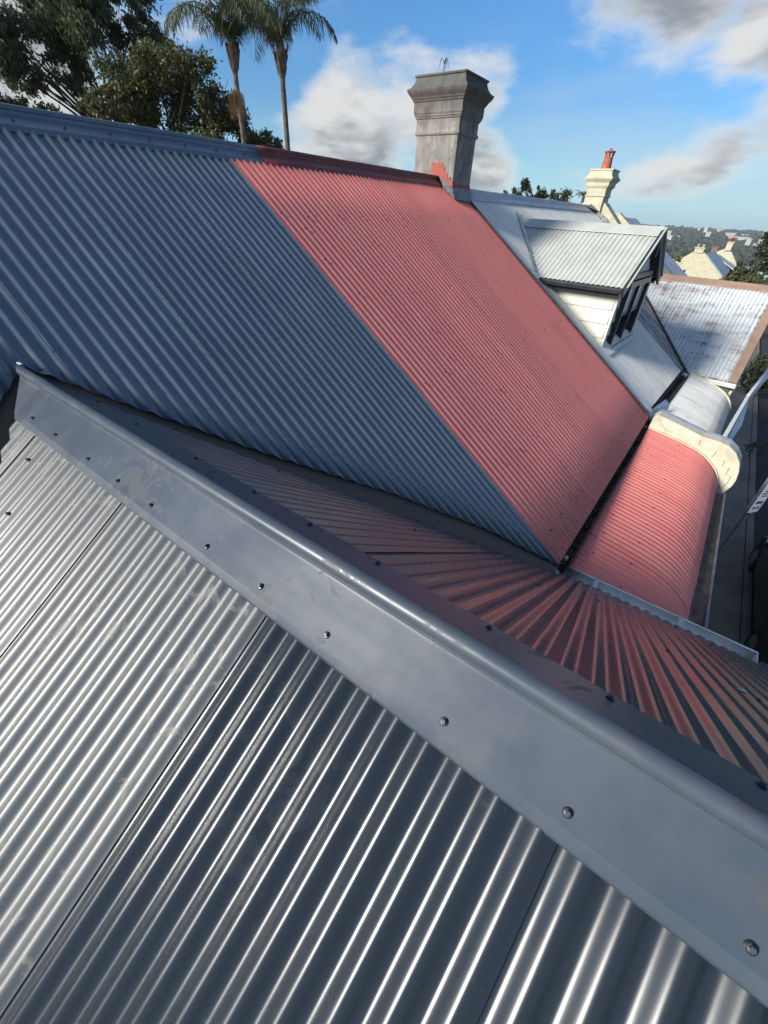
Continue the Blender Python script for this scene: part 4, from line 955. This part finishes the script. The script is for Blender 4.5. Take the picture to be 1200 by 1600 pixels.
euc = [(9.37, 24.25, 4.79, 1.03), (10.35, 23.85, 5.12, 0.93), (10.92, 23.6, 4.67, 1.09), (9.79, 24.09, 4.0, 0.84), (9.06, 24.37, 3.48, 0.6), (10.16, 23.93, 3.47, 0.74), (11.7, 23.22, 5.43, 0.84), (12.6, 22.74, 5.66, 0.73), (12.34, 22.88, 5.06, 0.69), (13.36, 22.3, 5.71, 0.62), (13.38, 22.29, 4.97, 0.71), (12.89, 22.58, 4.55, 0.46), (11.55, 23.29, 4.27, 0.62), (9.32, 24.27, 3.44, 0.48), (10.85, 23.63, 3.83, 0.5), (8.82, 24.46, 4.24, 0.69), (8.08, 24.71, 3.65, 0.92), (8.36, 24.62, 4.75, 1.33), (13.87, 21.99, 5.87, 0.37), (11.17, 23.48, 6.01, 1.38), (13.05, 22.49, 6.36, 0.96), (8.59, 24.54, 4.5, 0.68), (12.4, 22.86, 5.94, 0.72), (12.27, 22.93, 4.03, 0.41), (10.91, 23.6, 3.4, 0.46)]
olive = [(10.14, 19.52, 3.15, 0.65), (10.88, 19.12, 3.4, 0.77), (11.77, 18.59, 3.52, 0.78), (12.44, 18.15, 3.37, 0.8), (10.37, 19.4, 2.72, 0.78), (11.27, 18.89, 2.83, 0.91), (12.15, 18.34, 2.76, 0.93), (12.91, 17.81, 3.01, 0.7), (13.02, 17.73, 2.52, 0.67), (13.74, 17.18, 2.41, 0.54), (14.17, 16.83, 2.09, 0.37), (13.5, 17.37, 1.94, 0.5), (9.7, 19.75, 2.48, 0.44), (9.19, 19.99, 2.18, 0.4), (8.71, 20.2, 2.28, 0.26), (10.66, 19.25, 2.1, 0.69), (12.42, 18.16, 2.19, 0.6), (11.84, 18.54, 2.05, 0.48), (9.18, 19.99, 2.72, 0.32), (13.9, 17.0, 1.7, .55), (13.3, 17.6, 1.6, .6), (12.3, 18.3, 1.5, .7), (11.2, 19.0, 1.6, .7), (14.3, 16.7, 1.75, .35)]
jit = lambda cl, s, k: [(x + g_.uniform(-s, s), y + g_.uniform(-s, s), z, r) for (x, y, z, r) in cl for g_ in [random.Random(int(x * 1000) + k)]]
tree('gum_tree', (11.6, 23.6), [(x, y, z, r * 1.12) for x, y, z, r in jit(euc, 1.1, 1)], 'tall open gum tree with drooping dark foliage behind the blue ridge', 'tree', 'trees behind the houses', 'leaf_gum', 1750, .21, .062, .17, True, 1.0, 3, .35, .8, (.25, -.1, 0), .50)
tree('olive_tree', (11.7, 18.7), [(x, y, z, r * 1.18) for x, y, z, r in jit(olive, .8, 2)], 'rounder olive green tree under the gum and left of the palms', 'tree', 'trees behind the houses', 'leaf_olive', 3200, .13, .055, .15, True, .2, 5, .30, .85, None, .55)
tree('hedge_tree', (6.8, 18.8), [(6.47, 18.92, 2.0, .35), (6.87, 18.78, 1.9, .40), (7.3, 18.62, 1.88, .42), (6.04, 19.07, 1.9, .45), (7.54, 18.52, 1.7, .3), (5.4, 19.2, 1.9, .5)], 'low dark bush showing over the far left of the blue ridge', 'tree', 'trees behind the houses', 'leaf_dark', 2600, .13, .05, .12, True, .2, 8)
ft = [(41.2, 18.1, 1.62, 0.49), (41.47, 17.47, 2.07, 0.48), (41.76, 16.77, 2.18, 0.43), (42.17, 15.7, 1.72, 0.53), (41.27, 17.93, 0.85, 0.88), (41.88, 16.48, 0.92, 0.98), (42.42, 15.03, 0.98, 0.97), (42.85, 13.75, 0.74, 0.64), (41.07, 18.38, 0.65, 0.66), (42.52, 14.72, 1.63, 0.37), (42.13, 15.81, 1.21, 0.75), (40.77, 19.06, 1.58, 0.22), (42.14, 15.8, 2.09, 0.21), (43.2, 13.0, .55, .5)]
tree('fig_tree', (42, 16), jit(ft, .7, 3), 'dark spreading tree far behind the white ridge between the two chimneys', 'tree', 'trees behind the houses', 'leaf_dark', 1500, .22, .10, .3, True, .1, 9, .3, .8, None, .6)

def frond_mesh(name, L, droop, seed, material, lean=.9):
    g = np.random.default_rng(seed); V = []; F = []; k = 0
    pts = []; ang = R(62)
    p = np.array([0., 0., 0.]); N_ = 22
    for i in range(N_ + 1):
        pts.append(p.copy()); a = ang - droop * (i / N_) ** 1.3; p = p + np.array([math.cos(a), 0, math.sin(a)]) * L / N_
    b = MB(); b.tube(pts, [.022 * (1 - .8 * i / N_) for i in range(N_ + 1)], 5)
    for i in range(2, N_ + 1):
        for j in range(2):
            t = (i + j / 2) / N_
            q = pts[i - 1] * (1 - j / 2) + pts[i] * (j / 2); tg = pts[i] - pts[i - 1]; tg /= np.linalg.norm(tg)
            ll = L * .34 * math.sin(math.pi * min(.97, .12 + .86 * t)) ** .6
            for sy in (-1, 1):
                side = np.array([0, sy, 0.]); out = side * .80 + tg * .55 + np.array([0, 0, g.uniform(-.15, .25)])
                out /= np.linalg.norm(out); w = np.cross(out, [0, 0, 1.]); w /= np.linalg.norm(w); w = w * .017
                m1 = q + out * ll * .5 + np.array([0, 0, -.10 * ll]); e = q + out * ll * .78 + np.array([g.uniform(-.05, .05), 0, -lean * ll * g.uniform(.45, .75)])
                k = len(b.v); b.v += [tuple(q - w * .5), tuple(q + w * .5), tuple(m1 + w), tuple(m1 - w), tuple(e)]
                b.f += [(k, k + 1, k + 2, k + 3), (k + 3, k + 2, k + 4)]; b.mi += [0, 0]
    return pymesh(name, b.v, b.f, material, False)
FR = [frond_mesh('frond', 2.3, R(q), s, 'leaf_palm') for q, s in ((95, 1), (130, 2), (70, 3), (155, 4))]
FRD = frond_mesh('dead_frond', 1.7, R(150), 9, 'leaf_deadpalm')
def palm(base, top, r, label, n, scale=1., seed=1, dead=2, plume=None, cs=.75):
    fr = Frame('palm_tree', base); tag(fr, label, 'palm', 'palms behind the houses')
    g = random.Random(seed); b = MB(); pts = []; rad = []
    for i in range(40):
        t = i / 39; pts.append((base[0] + (top[0] - base[0]) * t, base[1] + (top[1] - base[1]) * t, GZ + (top[2] - GZ) * t)); rad.append(r * (1.25 - .35 * t) * (1.0 + (.05 if i % 2 else -.03)))
    b.tube(pts, rad, 12); b.build('trunk', 'palmbark', fr, True)
    b = MB(); b.tube([(top[0], top[1], top[2] - .05), (top[0], top[1], top[2] + cs * .25), (top[0], top[1], top[2] + cs * .7), (top[0], top[1], top[2] + cs)], [r * .95, r * 1.9, r * 1.7, r * .8], 12)
    for k in range(14):
        a = g.uniform(0, 6.28); b.bar((top[0] + r * 1.3 * math.cos(a), top[1] + r * 1.3 * math.sin(a), top[2] + g.uniform(0, .2)), (top[0] + r * 2.6 * math.cos(a), top[1] + r * 2.6 * math.sin(a), top[2] + cs * g.uniform(.6, .95)), .05, .03)
    b.build('crownshaft', 'palmbark', fr)
    for k in range(n):
        o = link('frond', FR[[0, 1, 2, 0, 1, 3][k % 6]], fr, (top[0] - base[0], top[1] - base[1], top[2] - GZ + cs * g.uniform(.7, 1.0)))
        o.rotation_euler = (g.uniform(-.15, .15), g.uniform(-.35, .25), k * 2.39996 + seed); s = scale * g.uniform(.85, 1.1); o.scale = (s, s, s)
    for k in range(dead):
        o = link('dead_frond', FRD, fr, (top[0] - base[0], top[1] - base[1], top[2] - GZ + cs * .4)); o.rotation_euler = (0, .9, seed + k * 2.1); o.scale = (.9, .9, .9)
    if plume:
        gg = np.random.default_rng(4); b = MB()
        for k in range(260):
            a = gg.uniform(0, 6.28); rr = gg.uniform(.02, .20); L = gg.uniform(.25, .55); x = plume[0] + rr * math.cos(a); y = plume[1] + rr * math.sin(a); z = plume[2] + .30 + gg.uniform(-.08, .06) - rr * .4
            b.add([(x - .006, y, z), (x + .006, y, z), (x + .05 * math.cos(a), y + .05 * math.sin(a), z - L)], [(0, 1, 2)])
        b.build('seed_plume', 'leaf_deadpalm', fr)
    return fr
palm((12.13, 13.30), (12.08, 13.34, 3.05), .085, 'taller palm with a dark slender trunk right of the other palm', 15, .95, 2, 0, None, .75)
palm((9.90, 12.58), (9.81, 12.64, 2.70), .068, 'shorter palm with a straw coloured seed plume hanging on its trunk', 15, .82, 5, 0, (9.72, 12.60, 2.02), .6)
fp_ = Frame('palm_tree', (48, 14), 0, -6); tag(fp_, 'small distant palm just left of the cream chimney', 'palm', 'palms behind the houses')
b = MB(); b.tube([(48, 14, -6), (47.95, 14.1, 1.7)], [.16, .12], 8); b.build('trunk', 'palmbark', fp_)
for k in range(11):
    o = link('frond', FR[k % 4], fp_, (-.05, .1, 7.7)); o.rotation_euler = (0, .1, k * 2.4); o.scale = (.45, .45, .45)

# ================================================================== houses and trees down the hill
G = Frame('gable_house', (46, 2.6), 0, land_z(46, 2.6)); tag(G, 'cream gabled house end with twin pot chimney beyond the tan ridge', 'house', 'houses down the hill')
b = MB(); gz0 = land_z(46, 2.6)
b.prism([(5.0, -2.55), (4.531, -2.295), (3.72, -1.60), (2.92, -1.60), (1.10, -3.05), (1.10, gz0), (5.0, gz0)], 0, 45.0, 45.35); b.build('wall', 'cream', G, False, .02)
b = MB(); b.box((45.18, 3.35, -1.47), (.5, .62, .34)); b.box((45.18, 3.35, -1.30), (.58, .72, .06)); b.box((45.18, 3.35, -1.36), (.54, .66, .04)); gch = b.build('chimney', 'cream', G, False, .015)
for y in (3.52, 3.18):
    b = MB(); b.lathe([(.10, -1.27), (.085, -1.12), (.10, -1.11), (.10, -1.08), (.05, -1.08)], (45.18, y, 0), 10); b.build('chimney_pot', 'cream', gch, True)
b = MB(); b.prism([(2.80, -1.66), (.95, -3.12), (.95, -3.22), (2.80, -1.78)], 0, 45.35, 54); b.prism([(3.6, -1.66), (5.2, -2.70), (5.2, -2.8), (3.6, -1.78)], 0, 45.35, 54); b.build('roof', 'bluewhite', G)
b = MB(); b.box((49.4, 3.2, (gz0 - 2.9) / 2), (7.8, 3.4, -2.9 - gz0)); b.build('wall', 'cream', G)
H = Frame('gable_house', (59, 2.2), 0, land_z(59, 2.2)); tag(H, 'pale roofed house with rusty cowled chimneys to the right of the cream gable', 'house', 'houses down the hill'); hz0 = land_z(59, 2.2)
b = MB(); b.prism([(3.4, -2.2), (2.15, -1.55), (2.0, -1.55), (.75, -2.90), (.75, hz0), (3.4, hz0)], 0, 60.5, 60.8); b.build('wall', 'cream', H)
b = MB(); b.prism([(2.6, -2.15), (.8, -3.05), (.8, -3.15), (2.6, -2.25)], 0, 56, 60.5); b.prism([(2.6, -2.15), (4.3, -3.05), (4.3, -3.15), (2.6, -2.25)], 0, 56, 60.5); b.build('roof', 'bluewhite', H)
b = MB(); b.box((58.2, 2.6, (hz0 - 3.1) / 2), (4.3, 3.0, -3.1 - hz0)); b.build('wall', 'cream', H)
b = MB(); b.box((57, 3.0, -1.95), (.5, .5, .9)); b.box((57, 3.0, -1.48), (.6, .6, .08)); b.build('chimney', 'tilered', H)
b = MB(); b.box((60.6, 2.1, -1.45), (.5, .5, .7)); b.box((60.6, 2.1, -1.08), (.6, .6, .08)); b.build('chimney', 'cream', H)
b = MB(); b.lathe([(.16, -1.04), (.14, -.80), (.22, -.78), (.22, -.70), (.08, -.66)], (60.6, 2.1, 0), 10); b.build('chimney_cowl', 'terracotta', H, True)
Q = Frame('gable_house', (18.4, 1.9), 0, GZ); tag(Q, 'cream parapet gable poking out between the dormer and the tan ridge', 'house', 'houses down the hill')
b = MB(); b.prism([(4.2, .25), (4.0, .25), (2.317, -.93), (1.70, -1.38), (1.70, GZ), (4.2, GZ)], 0, 18.0, 18.35); b.build('wall', 'cream', Q, False, .01)
b = MB(); b.prism([(4.2, .15), (1.6, -1.60), (1.6, -1.7), (4.2, .05)], 0, 18.35, 22); b.build('roof', 'bluewhite', Q)
tree('bush_tree', (37.8, 4.0), [(37.73, 4.52, -1.95, .50), (37.81, 3.77, -2.35, .50), (37.86, 3.31, -2.6, .4), (37.7, 4.75, -2.35, .5), (37.5, 5.2, -2.0, .5), (37.8, 4.1, -2.9, .6), (37.9, 3.2, -3.1, .5)], 'yellow green bush in front of the cream gabled house', 'tree', 'trees down the hill', 'leaf_olive', 1500, .16, .08, .12, True, .1, 21, .2, .9, None, .5, land_z(37.8, 4))
tree('dark_tree', (60, -.9), [(60.0, -0.75, -1.0, 1.0), (59.99, -1.1, -2.0, 1.0), (59.99, -1.2, -2.9, 1.1), (60.0, 0.1, -3.5, 1.0), (59.99, 0.9, -4.0, .9), (60.0, -0.6, -.1, 0.6), (60, -2.0, -1.5, 1.2), (60, -1.8, -.3, .9), (60, -.3, -4.2, 1.2), (60, 1.4, -4.4, .8)], 'tall dark tree rising at the right edge above the tan ridge', 'tree', 'trees down the hill', 'leaf_far', 500, .30, .16, .25, True, .1, 22, .2, .9, None, .5, land_z(60, -1))
tree('garden_tree', (33, .55), [(33, .35, -2.05, .35), (33, .0, -2.25, .4), (33, -.35, -2.1, .4), (33, .7, -2.35, .3), (33, .1, -2.7, .5), (33, -.7, -2.3, .6), (33, .8, -2.7, .4)], 'mid green garden tree directly behind the right end of the tan ridge', 'tree', 'trees down the hill', 'leaf_olive', 2200, .13, .06, .12, True, .1, 24, .2, .9, None, .5, land_z(33, .5))
tree('street_shrub', (22.5, -2.3), [(22.5, -2.2, -4.3, .8), (22.3, -2.5, -3.7, .7), (22.7, -1.9, -4.6, .7), (22.4, -2.9, -4.4, .8), (22.5, -2.4, -5.0, .7)], 'dark leafy shrub hanging over the footpath down the street', 'shrub', None, 'leaf_dark', 900, .16, .08, .08, True, .3, 26, .2, .9)
tree('footpath_weed', (15.6, -2.35), [(15.6, -2.32, -5.2, .22), (15.4, -2.42, -5.05, .16)], 'small yellowing weed at the kerb beside the road', 'plant', None, 'leaf_olive', 900, .12, .05, .015, True, .2, 28, .2, .9)
# individual trees on the far slope
mids = []
for k in range(4):
    g = np.random.default_rng(40 + k); cl = [(g.normal(0, 1.6), g.normal(0, 1.6), 4.2 + g.normal(0, 1.1), g.uniform(1.0, 1.7)) for _ in range(9)]
    me = leaf_mesh('crown', cl, 55, .75, .42, ['leaf_far', 'leaf_dark', 'leaf_far', 'leaf_olive'][k], .2, .8, .2, 60 + k)
    b = MB(); b.tube([(0, 0, -.5), (0, 0, 4)], [.3, .15], 6); mids.append((me, pymesh('trunk', b.v, b.f, 'bark')))
gq = random.Random(5)
kinds = ['blue green round tree on the far slope', 'dark evergreen tree on the far slope', 'dusky spreading tree on the far slope', 'yellow green tree on the far slope']
for k in range(110):
    d = 105 * (1.022 ** k) * gq.uniform(.95, 1.1); a = R(gq.uniform(-9, 13)); x, y = d * math.cos(a), d * math.sin(a); i = gq.choice([0, 0, 1, 1, 2, 3])
    e = bpy.data.objects.new('tree', None); COL.objects.link(e); e.location = (x, y, land_z(x, y)); s = gq.uniform(.6, 1.0); e.scale = (s, s, s * gq.uniform(.85, 1.2)); e.rotation_euler = (0, 0, gq.uniform(0, 6.3))
    tag(e, kinds[i], 'tree', kinds[i].replace(' tree', ' trees'))
    for nm, me in zip(('crown', 'trunk'), mids[i]): o = bpy.data.objects.new(nm, me); COL.objects.link(o); o.parent = e
# the wooded suburb beyond, one mass
g = np.random.default_rng(11); n = 5200
dd = 240 * np.exp(g.uniform(0, 1, n) * math.log(4200 / 240)); aa = np.radians(g.uniform(-14, 24, n)); xx = dd * np.cos(aa); yy = dd * np.sin(aa)
zz_ = np.array([land_z(x, y) for x, y in zip(xx, yy)]); hh = g.uniform(3.5, 9, n); ww = g.uniform(3, 7.5, n) * (1 + dd / 2500)
base = np.array([(math.sin(t) * math.cos(p), math.sin(t) * math.sin(p), math.cos(t)) for t in (0.02, .8, 1.57) for p in np.arange(0, 6.28, 1.2566)])
fa = np.array([(i * 5 + k, i * 5 + (k + 1) % 5, i * 5 + 5 + (k + 1) % 5, i * 5 + 5 + k) for i in range(2) for k in range(5)], dtype=np.int32)
vv = base[None] * (1 + g.uniform(-.35, .35, (n, 15, 1))) * np.stack([ww, ww, hh], 1)[:, None] + np.stack([xx, yy, zz_ - .3], 1)[:, None]
ff = (fa[None] + (np.arange(n, dtype=np.int32) * 15)[:, None, None]).reshape(-1, 4)
o = link('distant_trees', pymesh('distant_trees', vv.reshape(-1, 3), np.ascontiguousarray(ff), 'leaf_far')); tag(o, 'dark wooded suburb spreading to the horizon', 'trees', None, 'stuff')
# far buildings
def far_building(w, d, h, roof, wallm, roofm):
    b = MB(); b.cur = 0; b.box((0, 0, h / 2 - 4), (w, d, h + 8)); b.cur = 1
    if roof == 'gable': b.prism([(-d / 2 - .3, h), (0, h + d * .22), (d / 2 + .3, h)], 0, -w / 2 - .3, w / 2 + .3)
    else: b.box((0, 0, h + .15), (w + .5, d + .5, .3))
    b.cur = 2
    nw = max(2, int(d / 3.2))
    for r_ in range(max(1, int(h / 3.2) - 1)):
        for k in range(nw): b.box((-w / 2 - .02, -d / 2 + d * (k + .5) / nw, h - 1.6 - 3.2 * r_), (.1, 1.5, 1.5))
    return pymesh('far_building', b.v, b.f, [wallm, roofm, 'glass'], False, b.mi)
FB = [far_building(9, 18, 8, 'flat', 'cream', 'bluewhite'), far_building(9, 13, 8, 'gable', 'cream', 'bluewhite'), far_building(9, 12, 8, 'gable', 'cream', 'tilered'), far_building(14, 40, 11, 'flat', 'paleconcrete', 'bluewhite'), far_building(14, 15, 24, 'flat', 'paleconcrete', 'bluewhite')]
fl = ['flat roofed white shed among the far trees', 'pale gabled house among the far trees', 'red tiled house among the far trees', 'long white warehouse near the skyline', 'pale apartment block on the skyline']
for k in range(110):
    i = [0, 1, 2, 1, 3, 4][k % 6]; d = gq.uniform(230, 800) if i < 3 else gq.uniform(1500, 3600); a = R(gq.uniform(-8, 12)); x, y = d * math.cos(a), d * math.sin(a)
    o = bpy.data.objects.new('far_building', FB[i]); COL.objects.link(o); o.location = (x, y, land_z(x, y)); o.rotation_euler = (0, 0, R(gq.uniform(-25, 25))); s = gq.uniform(.6, 1.0) * (1.0 if i < 3 else .85); o.scale = (s, s, s)
    tag(o, fl[i], 'building', fl[i].replace(' among', 's among').replace('block on', 'blocks on').replace('warehouse near', 'warehouses near'))
# little weed growing on the chimney top
wd_ = Frame('chimney_weed', (6.93, 4.37), 0, 1.51); tag(wd_, 'thin dry weed sprouting from the top of the grey chimney', 'plant')
b = MB(); x, y = 6.93, 4.37
b.tube([(x, y, 1.50), (x, y + .005, 1.60), (x + .0, y + .01, 1.66)], [.006, .004, .003], 5)
for a, l in ((.3, .10), (2.4, .11), (4.0, .10), (5.2, .08)):
    b.tube([(x, y, 1.60 + l * .3), (x + l * .35 * math.cos(a), y + l * .5 * math.sin(a), 1.65 + l * .3), (x + l * .6 * math.cos(a), y + l * .8 * math.sin(a), 1.58)], [.004, .006, .002], 5)
b.build('stem', 'leaf_dark', wd_)

# ================================================================== the air itself
b = MB(); b.box((0, 0, -20), (10400, 10400, 130)); hb = b.build('haze', [], None); hb['kind'] = 'stuff'
hm = bpy.data.materials.new('air'); hm.use_nodes = True; N = NT(hm.node_tree); hm.node_tree.nodes.remove(hm.node_tree.nodes['Principled BSDF'])
pv = N.n('ShaderNodeVolumePrincipled'); pv.inputs['Color'].default_value = (.80, .88, .95, 1); pv.inputs['Density'].default_value = .00013; pv.inputs['Anisotropy'].default_value = .2
N.t.links.new(pv.outputs[0], N.t.nodes['Material Output'].inputs['Volume']); hb.data.materials.append(hm)
